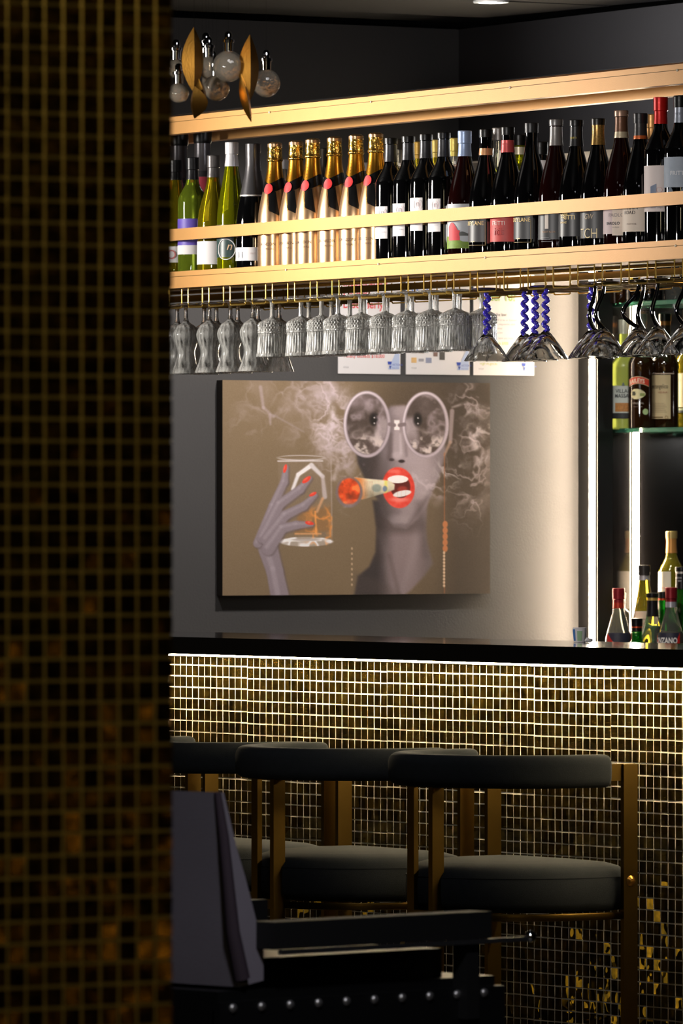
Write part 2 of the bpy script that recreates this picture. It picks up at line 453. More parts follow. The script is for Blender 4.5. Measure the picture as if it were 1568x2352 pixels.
# ================================================================== HANGING RACK
RZ = F/961.0
rx0, ry0, _ = at(980, RZ)                      # point of the rack's front plane
def rk(px, off):                               # off = metres behind the front plane
    P = (rx0-RN[0]*off, ry0-RN[1]*off)
    return on_line(px, P, RD)
def rt(px):                                    # distance along the rack from its right-hand end
    x, y, _ = rk(px, 0); return (x-rx0)*RD[0]+(y-ry0)*RD[1]
T0, T1 = rt(1700), rt(60)
rack = thing('hanging_bottle_rack', 'satin gold hanging rack full of bottles over the bar', 'rack', (rx0, ry0, 0), -RB)
# local frame: +x into the rack (away from the customers), +y along it to the left
def rbar(x0, x1, z0, z1, name, mat, lab=None): return MB().box(((x0+x1)/2, (T0+T1)/2, (z0+z1)/2), (x1-x0, T1-T0, z1-z0)).build(name, mat, rack, label=lab)
ZB = 1.973; SHZ = 2.004
rbar(0, .03, 2.366, 2.3965, 'top_rail', gold_m)
rbar(.003, .03, 2.3965, 2.398, 'groove', groove_m)
rbar(0, .03, 2.398, 2.4105, 'rail_lip', gold_m)
rbar(.235, .265, 2.366, 2.4105, 'rear_top_rail', gold_m)
rbar(0, .008, 2.0945, 2.1245, 'guard_rail', gold_m)
rbar(.257, .265, 2.0945, 2.1245, 'rear_guard_rail', gold_m)
rbar(0, .25, ZB, 2.0015, 'shelf', gold_m)
rbar(.003, .03, 2.0015, 2.003, 'groove', groove_m)
rbar(0, .006, 2.003, 2.0155, 'shelf_lip', gold_m)
rbar(.235, .265, ZB, 2.0155, 'rear_edge', gold_m)
rbar(.012, .20, 2.412, 2.418, 'glass_top', glass_m)
for tt in (T0+.03, T1-.03):
    for xx in (.015, .25):
        MB().box((xx, tt, (ZB+2.785)/2), (.025, .025, 2.785-ZB)).build('post', gold_m, rack)
for px, zz in ((620, 2.3965), (853, 2.3965), (1172, 2.3965), (1556, 2.3965), (658, 2.0022), (870, 2.0022), (1115, 2.0022), (1552, 2.0022)):
    MB().lathe([(0, -.003), (.0028, -.002), (.0028, .002), (0, .003)], 10, c=(-.001, rt(px), zz)).build('screw', pm('pale_screw', (246, 236, 210), .4), rack, 40)

# short light strip under the right end of the shelf
strip_m = pm('under_shelf_led', (255, 255, 255), .5, emit=(255, 240, 218), estr=12, var=0)
ts = rt(1400)
MB().box((.20, (ts+T0)/2, ZB-.0015), (.007, ts-T0, .003)).build('light_strip', strip_m, rack, label='thin light strip under the right end of the shelf')
# stemware rails under the shelf
GAPS = [407.3, 454.7, 503.2, 553.5, 599.9, 650.7, 702.2, 752.4, 803, 858, 910.5, 962.8, 1015, 1069.5, 1129.5, 1184.7, 1242, 1298.6, 1354.5, 1415.8, 1476.6, 1538.6]
gt = [rt(p) for p in GAPS]
gt = [gt[0]+.115] + gt + [gt[-1]-.125]
DROP = .050
def upath(x, y0, y1, z, r=.006):
    return [(x, y0, 0), (x, y0, z+r), (x, y0+(r*.3 if y1 > y0 else -r*.3), z+r*.3), (x, y0+(r if y1 > y0 else -r), z),
            (x, y1-(r if y1 > y0 else -r), z), (x, y1-(r*.3 if y1 > y0 else -r*.3), z+r*.3), (x, y1, z+r), (x, y1, 0)]
for i in range(len(gt)-1):
    yl, yr = gt[i]-.019, gt[i+1]+.019            # a U between two neighbouring gaps
    m = MB(); w_ = (yl-yr)
    m.tube(upath(0, -w_/2, w_/2, -DROP), .0019, 6)
    m.tube(upath(.27, -w_/2, w_/2, -DROP), .0019, 6)
    for sy in (-1, 1): m.tube([(0, sy*w_/2, -DROP+.0045), (.27, sy*w_/2, -DROP+.0045)], .0019, 6)
    m.tube([(0, -w_/2, -.002), (0, w_/2, -.002)], .0016, 6)
    m.build('glass_rail', wire_m, rack, 50, loc=(.022, (yl+yr)/2, ZB))
MB().box((.30, (T0+T1)/2, ZB-.010), (.02, T1-T0, .016)).build('rail_mount', pm('aged_brass', (120, 98, 42), .45, .8), rack)
MB().box((.15, (T0+T1)/2, ZB-.004), (.02, T1-T0, .006)).build('rail_mount', wire_m, rack)

# ================================================================== BOTTLES
def sp(prof, n=3):                               # smooth a profile (Catmull-Rom)
    out = []
    for i in range(len(prof)-1):
        p0 = prof[max(i-1, 0)]; p1 = prof[i]; p2 = prof[i+1]; p3 = prof[min(i+2, len(prof)-1)]
        for k in range(n):
            t = k/n
            q = [0.5*((2*p1[a])+(-p0[a]+p2[a])*t+(2*p0[a]-5*p1[a]+4*p2[a]-p3[a])*t*t+(-p0[a]+3*p1[a]-3*p2[a]+p3[a])*t**3) for a in (0, 1)]
            out.append((max(q[0], 0), q[1]))
    out.append(prof[-1]); return out
BASE = [(0, .006), (.6, .002), (.88, 0), (1, .006)]
def shape(kind):
    if kind == 'bordeaux': Rr, H = .0375, .300; b = [(Rr, .10), (Rr, .185), (.0355, .200), (.027, .217), (.0185, .232), (.0150, .248), (.0140, .268)]
    elif kind == 'burgundy': Rr, H = .0410, .298; b = [(Rr, .09), (Rr, .128), (.0385, .150), (.0325, .178), (.0245, .205), (.0180, .228), (.0148, .250), (.0140, .270)]
    elif kind == 'hock': Rr, H = .0375, .330; b = [(Rr, .08), (Rr, .130), (.0355, .165), (.029, .205), (.0215, .245), (.0165, .275), (.0142, .300)]
    elif kind == 'champagne': Rr, H = .0430, .315; b = [(Rr, .08), (Rr, .115), (.0415, .140), (.0375, .165), (.0315, .192), (.025, .218), (.0195, .245), (.0170, .270)]
    elif kind == 'liqueur': Rr, H = .0390, .290; b = [(Rr, .10), (Rr, .155), (.037, .170), (.028, .186), (.019, .200), (.0155, .215), (.015, .255)]
    elif kind == 'square': Rr, H = .0340, .280; b = [(Rr, .10), (Rr, .165), (.032, .180), (.022, .192), (.015, .205), (.0145, .25)]
    elif kind == 'vermouth': Rr, H = .0385, .315; b = [(.0385, .10), (.0385, .150), (.0365, .170), (.029, .200), (.022, .228), (.0165, .250), (.015, .275)]
    elif kind == 'magnum': Rr, H = .0520, .370; b = [(Rr, .10), (Rr, .165), (.0485, .195), (.038, .235), (.027, .270), (.0205, .300), (.0180, .330)]
    nr = b[-1][0]
    prof = [(Rr*a, z) for a, z in BASE]+b
    prof = [prof[0]]+sp(prof[1:], 3)
    zt = b[-1][1]; 
    prof += [(nr, H-.010), (nr+.0016, H-.009), (nr+.0016, H-.002), (nr-.001, H), (0, H)]
    return prof, H, Rr
def rad(prof, z):
    p = [q for q in prof if q[1] >= -1][3:]
    for a, b in zip(p, p[1:]):
        if a[1] <= z <= b[1] and b[1] > a[1]:
            return a[0]+(b[0]-a[0])*(z-a[1])/(b[1]-a[1])
    return p[0][0] if z < p[0][1] else p[-2][0]
def patch(prof, fn, nu=20, nv=4, eps=.0006):
    vs = []; fs = []
    for i in range(nu+1):
        for j in range(nv+1):
            a, z = fn(i/nu, j/nv); r = rad(prof, z)+eps
            vs.append((r*math.cos(a), r*math.sin(a), z))
    for i in range(nu):
        for j in range(nv):
            k = i*(nv+1)+j; fs.append((k, k+nv+1, k+nv+2, k+1))
    return MB().add(vs, fs)
def wrap_text(prof, txt, size, a_right, z, bold=0, shear=0, sx=1.0, eps=.0011, align='right'):
    vs, fs, wd = text_geo(txt, size, bold, shear, sx)
    r0 = rad(prof, z)+eps
    off = a_right-wd/r0 if align == 'right' else (a_right-wd/2/r0 if align == 'mid' else a_right)
    m = MB(); out = []
    for (x, y) in vs:
        a = off+x/r0; r = rad(prof, z+y)+eps
        out.append((r*math.cos(a), r*math.sin(a), z+y))
    m.add(out, fs); return m
def flat_inks(c): return pm('ink_%d_%d_%d' % c, c, .5, var=0)

GL = {
 'black': pm('black_wine_glass', (5, 5, 6), .04, var=0, coat=1.0, spec=.6),
 'dkred': pm('dark_red_wine_glass', (22, 4, 4), .04, var=.2, coat=1.0),
 'olive': pm('olive_bottle_glass', (160, 166, 20), .01, 0, .84, 1.36, var=0),
 'green': pm('pale_green_bottle_glass', (176, 204, 60), .01, 0, .84, 1.36, var=0),
 'amber': pm('amber_olive_bottle_glass', (180, 164, 28), .01, 0, .84, 1.36, var=0),
 'clear': pm('clear_bottle_glass', (238, 240, 232), .02, 0, .93, 1.36, var=0),
 'yellow': pm('straw_wine_bottle_glass', (226, 206, 60), .02, 0, .8, 1.36, var=0),
 'emerald': pm('emerald_bottle_glass', (30, 150, 40), .02, 0, .75, 1.36, var=0),
 'lemon': pm('frosted_lemon_glass', (214, 230, 110), .30, 0, .45, 1.4, var=.05),
 'brown': pm('brown_liqueur_glass', (40, 22, 8), .03, 0, 0, 1.5, var=.1, coat=1.0),
 'rose': pm('rose_gold_bottle_skin', (226, 184, 140), .26, .9, bump=.02, var=.02),
 'smoke': pm('smoke_grey_bottle', (96, 94, 98), .3, .5, var=.05),
}
def capmat(c, rough=.35, metal=.4): return pm('capsule_%d_%d_%d' % c, c, rough, metal, bump=.1, bscale=200, var=.05)

def bottle(loc, rz, name, kind, glass, label, group, H=None, caps=(), labels=(), texts=(), cat='bottle', deco=None, rscale=1.0):
    """caps: (z_from_top0, z_from_top1, colour, ribbed)   labels: (z0,z1,a0,a1,material)   texts: (parent label index, words, size, right angle, z, colour, bold, shear)"""
    prof, H0, Rr = shape(kind)
    H = H or H0; k = H/H0
    prof = [(r*rscale, z*k) for r, z in prof]
    t = thing(name, label, cat, loc, rz, group)
    MB().lathe(prof, 36, cap=False).build('glass_body', GL[glass], t, 50)
    for (d0, d1, c, rib) in caps:
        z1 = H-d0; z0 = H-d1
        n = max(4, int((z1-z0)/.0016)) if rib else 5
        pf = []
        for i in range(n+1):
            z = z0+(z1-z0)*i/n
            rr = max(rad(prof, z), rad(prof, max(z0, z-.002)))+.0009
            if rib and z > H-.020: rr += (.0004 if i % 2 else -.0002)
            pf.append((rr, z))
        if d0 <= 0: 
            rr = max(p[0] for p in pf[-3:])
            pf = [(max(p[0], rr*.985) if p[1] > H-.03 else p[0], p[1]) for p in pf]
            pf += [(rr*.93, H+.0012), (0, H+.0016)]
        MB().lathe(pf, 28, cap=False).build('capsule' if d0 <= 0 else 'neck_band', c if not isinstance(c, tuple) else capmat(c), t, 30)
    parts = []
    for (z0, z1, a0, a1, mt) in labels:
        parts.append(patch(prof, lambda u, v, z0=z0, z1=z1, a0=a0, a1=a1: (R(a0)+(R(a1)-R(a0))*u, z0+(z1-z0)*v), 22, 3, .0006+.0003*len(parts)).build('label', mt, t, 60))
    for tx in texts:
        pi, words, size, ar, z, c = tx[:6]; bold = tx[6] if len(tx) > 6 else 0; sh = tx[7] if len(tx) > 7 else 0; sx = tx[8] if len(tx) > 8 else 1
        par = parts[pi] if pi is not None and pi < len(parts) else t
        wrap_text(prof, words, size, R(ar), z, bold, sh, sx, eps=.0018 if parts else .0008).build('lettering', flat_inks(c), par)
    if deco: deco(t, prof, parts, H)
    return t

OFF1 = .060                                     # front row behind the front plane
NANG = math.atan2(RN[1], RN[0])
def rack_bottle(px, topy, kind, glass, name, label, group, caps=(), lab=(), txt=(), yaw=0, deco=None, off=OFF1, rscale=1.0):
    x, y, Z = rk(px, off); H = zat(topy, Z)-SHZ
    Zf = Z-.035
    L = [(zat(b, Zf)-SHZ, zat(a, Zf)-SHZ, a0, a1, m) for (a, b, a0, a1, m) in lab]
    T = [(t[0], t[1], t[2], t[3], zat(t[4], Zf)-SHZ)+tuple(t[5:]) for t in txt]
    return bottle((x, y, SHZ), NANG+R(yaw), name, kind, glass, label, group, H, caps, L, T, deco=deco, rscale=rscale)
G1 = 'bottles standing in the front row of the hanging rack'
BK = (18, 18, 19)
def ribbed(c): return ((0, .030, c, True), (.030, .060, c, False))

rack_bottle(403, 369, 'hock', 'amber', 'wine_bottle', 'olive wine bottle with black cap, half hidden by the pillar, leftmost on the rack', G1,
            ((0, .05, BK, True),), [(566, 603, -60, 80, white_m)], [(0, 'O', .034, 66, 571+24, (214, 120, 120))])
def purple_deco(t, prof, parts, H):
    wrap_text(prof, 'Funny', .011, R(74), .095, .01, .3, eps=.002).build('lettering', flat_inks((240, 232, 250)), parts[0])
rack_bottle(442, 362.7, 'bordeaux', 'green', 'wine_bottle', 'pale green wine bottle with black screw cap and purple and white label', G1,
            ((0, .056, (34, 34, 36), True),), [(502, 563, -60, 84, pm('purple_label', (104, 84, 190), .5, var=.2, vscale=60)), (563, 584, -60, 84, white_m)], [], deco=purple_deco)
rack_bottle(490, 358, 'burgundy', 'amber', 'wine_bottle', 'amber-green sloping wine bottle with dark satin cap and plain white label', G1,
            ((0, .055, (92, 88, 88), True),), [(554, 607, -60, 78, white_m)])
def ring_deco(t, prof, parts, H):
    pts = []
    for i in range(30):
        a = math.pi*2*i/30; aa = R(42)+.62*math.cos(a); z = .062+.026*math.sin(a); r = rad(prof, z)+.0015
        pts.append((r*math.cos(aa), r*math.sin(aa), z))
    MB().tube(pts, .0013, 5, True).build('emblem', white_m, parts[0])
    wrap_text(prof, 'n', .03, R(66), .060, .0, .3, eps=.002).build('lettering', flat_inks((230, 190, 150)), parts[0])
rack_bottle(532, 328, 'hock', 'olive', 'wine_bottle', 'tall olive wine bottle with long white cap and dark picture label', G1,
            ((0, .030, (232, 230, 232), True), (.030, .060, (226, 224, 228), False)), [(516, 591, -60, 72, pm('dark_teal_label', (40, 62, 60), .4, var=.5, vscale=80))], [], deco=ring_deco)
rack_bottle(581, 331, 'champagne', 'black', 'wine_bottle', 'black sparkling wine bottle with grey foil neck and white label with three stripes', G1,
            ((0, .128, (70, 68, 70), False), (.128, .132, (200, 198, 196), False)), [(568, 599, -60, 78, white_m)],
            [(0, 'I I I', .024, 26, 593, (150, 150, 156), 0, 0, .9), (0, 'BRUT', .006, 72, 584, (210, 190, 190))])

foil_m = pm('crinkled_gold_foil', (238, 190, 90), .20, 1.0, bump=1.0, bscale=110, var=.1)
neckgold_m = pm('gold_neck_foil', (214, 150, 48), .26, 1.0, bump=.05, var=.05)
seal_m = pm('red_wax_seal', (198, 26, 30), .5, var=.1)
ribbon_m = pm('black_satin_ribbon', (12, 12, 13), .25, var=.05)
def champ_deco(t, prof, parts, H):
    k = H/.315
    zc = .200*k
    # crinkled top foil
    pf = [(.0185, H-.047), (.0205, H-.043), (.0188, H-.036), (.0180, H-.010), (.0172, H-.002), (.012, H+.002), (0, H+.003)]
    MB().lathe(sp(pf, 3), 40, cap=False, rmod=lambda a, z, r: .0005*math.sin(9*a+z*400)*(1 if r > .01 else 0)+.0003*math.sin(17*a)*(1 if r > .01 else 0)).build('foil_cap', foil_m, t, 60)
    pf = [(rad(prof, z)+.0008, z) for z in [zc+.0+i*(H-.044-zc)/8 for i in range(9)]]
    MB().lathe(pf, 36, cap=False).build('neck_foil', neckgold_m, t, 60)
    def zc2(a): return zc+.016*min(1, abs(a)/1.3)
    rb = patch(prof, lambda u, v: (-2.4+4.8*u, zc2(-2.4+4.8*u)-.012+.026*v), 48, 4, .0013).build('ribbon', ribbon_m, t, 60)
    patch(prof, lambda u, v: (.02+.62*u+.22*(1-v), zc-.006-.048*(1-v)-.012*u*(1-v)), 8, 8, .0015).build('ribbon_tail', ribbon_m, rb, 60)
    patch(prof, lambda u, v: (-.10+.06*u+.30*(1-v), zc-.004-.052*(1-v)), 3, 8, .0014).build('ribbon_edge', foil_m, rb, 60)
    vs = []; n = 20
    z0 = zc+.002; r0 = rad(prof, z0)
    vs.append(((r0+.0036), 0, z0))
    for i in range(n):
        a = 2*math.pi*i/n; z = z0+.0135*math.sin(a); aa = .0115*math.cos(a)/r0; r = rad(prof, z)+.0030
        vs.append((r*math.cos(aa), r*math.sin(aa), z))
    MB().add(vs, [(0, 1+i, 1+(i+1) % n) for i in range(n)]).build('seal', seal_m, t, 60)
    for i in range(8):
        z = zc+.022+i*.008
        patch(prof, lambda u, v: (-.10+.10*u, z+.0012*v), 2, 1, .0018).build('mark', flat_inks((110, 60, 30)), t)
names = ['first gold-necked champagne bottle from the left, beside the black sparkling bottle', 'second gold-necked champagne bottle from the left in the row of six',
         'third gold-necked champagne bottle from the left in the row of six', 'fourth gold-necked champagne bottle from the left in the row of six',
         'fifth gold-necked champagne bottle from the left in the row of six', 'sixth gold-necked champagne bottle, beside the first black bottle with a white label']
for i, (px, ty, yw) in enumerate(((631, 329, 31), (680, 325, 20), (718, 320, 24), (768, 316, 30), (817.6, 311, 26), (863, 307, 20))):
    x, y, Z = rk(px, OFF1)
    zt_ = zat(564 - (px-631)*.055, Z-.04)-SHZ
    rack_bottle(px, ty, 'champagne', 'rose', 'champagne_bottle', names[i], G1, (), (), [(None, 'CHANDON', .0105, 34, 564-(px-631)*.055, (96, 66, 40)), (None, 'IMPERIAL', .0066, 30, 574-(px-631)*.055, (110, 78, 50))],
                yaw=yw, deco=champ_deco)
tb = {'kind': 'bordeaux', 'glass': 'black'}
greycap = (52, 52, 56)
for i, (px, ty, l0, l1) in enumerate(((897.4, 318, 474, 548), (937.6, 314, 467, 542), (977.8, 309.5, 454, 530), (1019, 305.5, 456, 532))):
    rack_bottle(px, ty, 'bordeaux', 'black', 'wine_bottle', ['first', 'second', 'third', 'fourth'][i]+' of the four black bottles with small white labels, counted from the champagne', G1,
                ((.016, .057, greycap, False), (0, .014, (14, 14, 15), False)), [(l0, l1, -42, 50, white_m), (l0+24, l1-22, 110, 150, white_m)],
                [(0, '(n)', .022, 44, l0+20, (214, 190, 196)), (0, 'cabernet', .0042, 42, l1-14, (170, 166, 180))])
def sheep_deco(t, prof, parts, H):
    L = parts[0]; P = lambda a0, a1, z0, z1, m, e: patch(prof, lambda u, v: (R(a0+(a1-a0)*u), z0+(z1-z0)*v*(0.55+.45*math.sin(math.pi*min(1, u+.15)))), 12, 4, e).build('print', m, L, 60)
    P(-60, 78, .026, .055, pm('print_green', (120, 150, 50), .6, var=.4, vscale=120), .0012)
    P(0, 46, .045, .088, pm('print_red', (214, 60, 70), .6, var=.2, vscale=90), .0015)
    P(44, 74, .056, .066, pm('print_grey', (90, 92, 90), .6, var=.2), .0017)
rack_bottle(1067, 301.5, 'burgundy', 'dkred', 'wine_bottle', 'dark red wine bottle with pale blue cap and red, green and white landscape label', G1,
            ((0, .030, (150, 170, 206), True), (.030, .060, (150, 170, 206), False)), [(468, 564, -60, 80, pm('pale_sky_label', (196, 200, 206), .6, var=.05))], [], deco=sheep_deco)
dlab = pm('charcoal_label', (66, 66, 68), .45, var=.06)
GOLD = (236, 206, 140)
def frame_deco(t, prof, parts, H):
    z0 = .030; z1 = .085
    patch(prof, lambda u, v: (R(59)+.02*u, z0+(z1-z0)*v), 1, 6, .0016).build('border', flat_inks((190, 160, 100)), parts[0])
    patch(prof, lambda u, v: (R(-10)+R(70)*u, z0+.0008*v), 14, 1, .0016).build('border', flat_inks((190, 160, 100)), parts[0])
    patch(prof, lambda u, v: (R(8)+R(15)*u, z0+.008+.0015*v), 6, 1, .0016).build('mark', flat_inks(GOLD), parts[0])
rack_bottle(1115.5, 298.5, 'burgundy', 'black', 'wine_bottle', 'black bottle with copper neck band and charcoal GREYLANE label, beside the pale blue cap', G1,
            ((0, .018, BK, False), (.044, .060, (214, 156, 110), False)), [(500, 556, -70, 63, dlab)], [(0, 'GREYLANE', .0132, 55, 517, GOLD, .015, 0, .95)], deco=frame_deco)
rack_bottle(1165.8, 293, 'burgundy', 'black', 'wine_bottle', 'black bottle with red neck band and brick red FRITTI label', G1,
            ((0, .018, BK, False), (.030, .059, (206, 84, 84), False)), [(496, 555, -70, 88, pm('brick_red_label', (196, 70, 66), .55, var=.25, vscale=60))],
            [(0, 'FRITTI', .0135, 52, 517, (240, 222, 214)), (0, 'itis', .026, 50, 540, (170, 50, 50), .01), (0, 'FRITTI', .006, 58, 332, (150, 40, 40))])
rack_bottle(1220, 283.5, 'burgundy', 'black', 'wine_bottle', 'all-black wax-topped bottle with charcoal GREYLANE label, right of the red label', G1,
            ((0, .022, (40, 40, 42), False),), [(494, 549, -70, 66, dlab)], [(0, 'GREYLANE', .0132, 58, 509, GOLD, .015, 0, .95)], deco=frame_deco)
def pinot_deco(t, prof, parts, H):
    patch(prof, lambda u, v: (R(24)+R(13)*u, .058+.034*v), 6, 2, .0016).build('print', flat_inks((226, 214, 204)), parts[0])
    for i in range(3):
        patch(prof, lambda u, v: (R(8)+R(42-6*i)*u, .028+.0045*i+.0009*v), 10, 1, .0016).build('mark', flat_inks((140, 140, 144)), parts[0])
rack_bottle(1276.6, 275.5, 'burgundy', 'dkred', 'wine_bottle', 'dark bottle with grey capsule and charcoal PINOT NOIR label with a pale vertical block', G1,
            ((0, .014, (110, 108, 108), False), (.016, .060, (128, 124, 122), False)), [(488, 550, -70, 78, dlab)], [(0, 'PINOT NOIR', .0064, 60, 535, (190, 150, 120))], deco=pinot_deco)
rack_bottle(1323, 277, 'burgundy', 'black', 'wine_bottle', 'black bottle with black capsule and gold FRITTI lettering on a dark label', G1,
            ((0, .013, BK, False), (.014, .060, (30, 30, 32), False)), [(478, 543, -70, 80, pm('dark_label', (50, 50, 52), .4, var=.06))],
            [(0, 'Lidia', .012, 33, 494, GOLD, .01, .4), (0, 'FRITTI', .0145, 57, 504, (250, 224, 160), .015), (0, 'SHIRAZ', .006, 30, 513, GOLD, .02), (None, 'FRITTI', .0065, 62, 318, (214, 190, 60))])
rack_bottle(1373.4, 273.5, 'burgundy', 'black', 'wine_bottle', 'black bottle with gold-flecked capsule and large gold TCH lettering on a dark label', G1,
            ((0, .014, (26, 24, 20), False), (.008, .060, pm('flecked_gold_capsule', (150, 116, 60), .3, .6, var=.95, vscale=260), False)), [(481, 547, -70, 82, dlab)],
            [(0, 'GW', .017, 47, 503, (200, 180, 150), 0, .2, .8), (0, 'TCH', .033, 58, 547, (240, 220, 170), -.01, 0, .78)])
rack_bottle(1426.5, 255, 'burgundy', 'dkred', 'wine_bottle', 'dark bottle with tall brown capsule, cream neck band and pale BAROLO label', G1,
            ((0, .013, (160, 130, 110), False), (.014, .048, (112, 78, 58), False), (.048, .062, (206, 190, 160), False)),
            [(477, 537, -70, 76, pm('pale_pink_label', (206, 186, 186), .6, var=.04)), (479, 541, 31, 76, cream_m)],
            [(1, 'PAOLO', .0120, 70, 498, (150, 140, 140)), (1, 'BAROLO', .0090, 56, 516, (60, 54, 60), .02), (1, 'serralunga', .004, 54, 523, (150, 140, 140))])
rack_bottle(1470.5, 261.5, 'burgundy', 'black', 'wine_bottle', 'black bottle with dark capsule, orange neck band and cream MAIN ROAD label', G1,
            ((0, .022, (40, 40, 42), True), (.022, .050, (58, 56, 56), False), (.050, .058, (206, 104, 50), False)), [(471, 532, -70, 82, pm('cream_label', (222, 206, 190), .6, var=.03))],
            [(0, 'MAIN', .0115, 52, 481, (70, 60, 60)), (0, 'ROAD', .0115, 44, 492, (70, 60, 60)), (0, 'PINOT NOIR', .0045, 48, 516, (150, 130, 120))])
def red_deco(t, prof, parts, H):
    patch(prof, lambda u, v: (R(24)+R(22)*u, .108+.030*v+.006*u), 6, 4, .0016).build('print', flat_inks((120, 132, 156)), parts[0])
    patch(prof, lambda u, v: (R(24)+R(20)*u, .104+.014*v+.004*u), 6, 4, .0018).build('print', flat_inks((120, 70, 66)), parts[0])
    pts = []
    for i in range(20):
        a = 2*math.pi*i/20; aa = R(56)+.17*math.cos(a); z = .130+.006*math.sin(a); r = rad(prof, z)+.0014; pts.append((r*math.cos(aa), r*math.sin(aa), z))
    MB().tube(pts, .0004, 4, True).build('emblem', flat_inks((220, 150, 140)), parts[0])
rack_bottle(1517, 224.5, 'bordeaux', 'black', 'wine_bottle', 'tall black bottle with bright red capsule and white picture label', G1,
            ((0, .031, (196, 24, 20), True), (.031, .060, (196, 24, 20), False)), [(380, 486, -60, 84, pm('white_art_label', (228, 214, 210), .6, var=.03))],
            [(0, 'cabernet sauvignon', .0040, 70, 478, (120, 110, 110))], deco=red_deco)
def pr_deco(t, prof, parts, H):
    patch(prof, lambda u, v: (R(10)+R(70)*u, .102+(.020+.012*math.sin(9*u))*v), 24, 3, .0015).build('print', pm('print_slate', (110, 122, 136), .6, var=.5, vscale=160), parts[0])
rack_bottle(1563, 221, 'bordeaux', 'black', 'wine_bottle', 'black bottle with black cap and grey-blue FRITTI label at the right end', G1,
            ((0, .026, BK, True), (.026, .060, (150, 156, 170), False)), [(360, 430, -60, 100, pm('grey_blue_label', (168, 178, 192), .6, var=.12, vscale=80))],
            [(0, 'FRITTI', .0135, 76, 402, (236, 236, 240), .01), (None, 'FRITTI', .006, 58, 262, (90, 96, 110))], deco=pr_deco)

# rear row
G2 = 'bottles in the rear row of the hanging rack'
OFF2 = .175
rack_bottle(412, 309, 'champagne', 'smoke', 'wine_bottle', 'smoky grey bottle with black foil top behind the left end of the rack', G2, ((0, .030, BK, False),), [(408, 420, -90, 90, ink_m), (455, 520, -60, 95, pm('grey_label', (120, 112, 114), .5))], off=OFF2, rscale=1.25)
rack_bottle(465, 303, 'champagne', 'smoke', 'wine_bottle', 'smoky grey bottle with black foil top and red and grey label, behind the green bottles', G2, ((0, .030, BK, False),), [(392, 405, -90, 90, ink_m), (406, 450, -60, 95, pm('rose_red_label', (190, 70, 84), .5))], off=OFF2, rscale=1.25)
for px, ty, kind, gl, lab, caps in (
        (646, 368, 'square', 'clear', 'clear bottle with white cap behind the first champagne', ((0, .022, (220, 220, 222), True),)),
        (742, 342, 'bordeaux', 'clear', 'clear bottle with slim black neck between the third and fourth champagne', ((0, .072, (12, 12, 13), False), (.072, .10, (190, 190, 190), False))),
        (835, 375, 'square', 'clear', 'clear bottle with silver-white cap behind the fifth champagne', ((0, .04, (200, 200, 206), True),)),
        (878, 324, 'bordeaux', 'clear', 'clear bottle with black cap behind the last champagne', ((0, .02, BK, True),)),
        (918, 321, 'bordeaux', 'clear', 'clear bottle with black cap between the first two white-label bottles', ((0, .024, BK, True),)),
        (959.5, 327, 'bordeaux', 'yellow', 'straw wine bottle with dull gold cap between the second and third white-label bottles', ((0, .040, (176, 140, 60), True),)),
        (998.5, 322.5, 'bordeaux', 'yellow', 'straw wine bottle with gold cap between the third and fourth white-label bottles', ((0, .042, (214, 190, 110), True),)),
        (1043, 318.5, 'bordeaux', 'clear', 'clear wine bottle with gold cap just left of the pale blue cap', ((0, .043, (206, 186, 96), True),)),
        (1146, 295, 'hock', 'clear', 'clear slender bottle with grey cap between the copper-banded and red-banded bottles', ((0, .03, (110, 106, 104), True),)),
        (1193, 311, 'bordeaux', 'olive', 'olive bottle with black cap and cream neck band right of the red label', ((0, .024, BK, True), (.028, .046, (214, 206, 180), False))),
        (1242, 327, 'bordeaux', 'black', 'black bottle with gold-lettered neck and white label behind the grey capsule', ((0, .03, (26, 26, 26), True),)),
        (1497, 264, 'bordeaux', 'clear', 'clear bottle with copper-gold cap left of the red capsule', ((0, .056, (214, 160, 96), True),))):
    lb = [(367, 410, -90, 110, white_m)] if px == 1242 else []
    rack_bottle(px, ty, kind, gl, 'wine_bottle', lab, G2, caps, lb, off=OFF2)

# ================================================================== HANGING GLASSES
FOOTZ = ZB-DROP+.0068
def foot_mesh(r, mat, name='foot'):
    return MB().lathe(sp([(0, 0), (r*.5, 0), (r*.94, 0), (r, .0012), (r*.96, .0028), (r*.5, .0044), (0, .0052)], 2), 36, cap=False).mesh(name, mat, 60)
def tube_mesh(pts, r, mat, name='stem', seg=10): return MB().tube(pts, r, seg).mesh(name, mat, 60)
# cut crystal goblet
def cut(a, z, r):
    if -.0795 < z < -.0575 and r > .034:          # diamond band
        u = (a*30/(2*math.pi)); v = (z+.0685)/.0055
        return -.0016*abs(((u+v*.5) % 1)-.5)*2 - .0016*abs(((u-v*.5) % 1)-.5)*2+.0014
    if z < -.084 and r > .030 and z > -.132:      # flutes
        return -.0013*abs(math.sin(a*17))
    return 0
outer = [(.0052, -.040), (.0085, -.043), (.020, -.0475), (.031, -.0535), (.0358, -.0585)]
outer += [(.0362, -.0585-.0016*i) for i in range(1, 13)]
outer += [(.0372, -.0795), (.0372, -.0815), (.0355, -.083)]
outer += [(.0355+.0035*(i/14), -.084-.0034*i) for i in range(1, 15)]
outer += [(.0396, -.1335), (.0400, -.138), (.0398, -.1405)]
inner = [(.0375, -.1405), (.0370, -.132), (.0345, -.10), (.0335, -.075), (.030, -.064), (.015, -.057), (0, -.0565)]
gob_bowl = MB().lathe(outer+inner, 210, cap=False, rmod=cut).mesh('bowl', crystal_m, 25)
gob_foot = foot_mesh(.0365, crystal_m)
gob_stem = MB().lathe(sp([(.011, 0), (.0072, -.003), (.0058, -.008), (.0056, -.03), (.0062, -.041)], 3), 8).mesh('stem', crystal_m, 20)
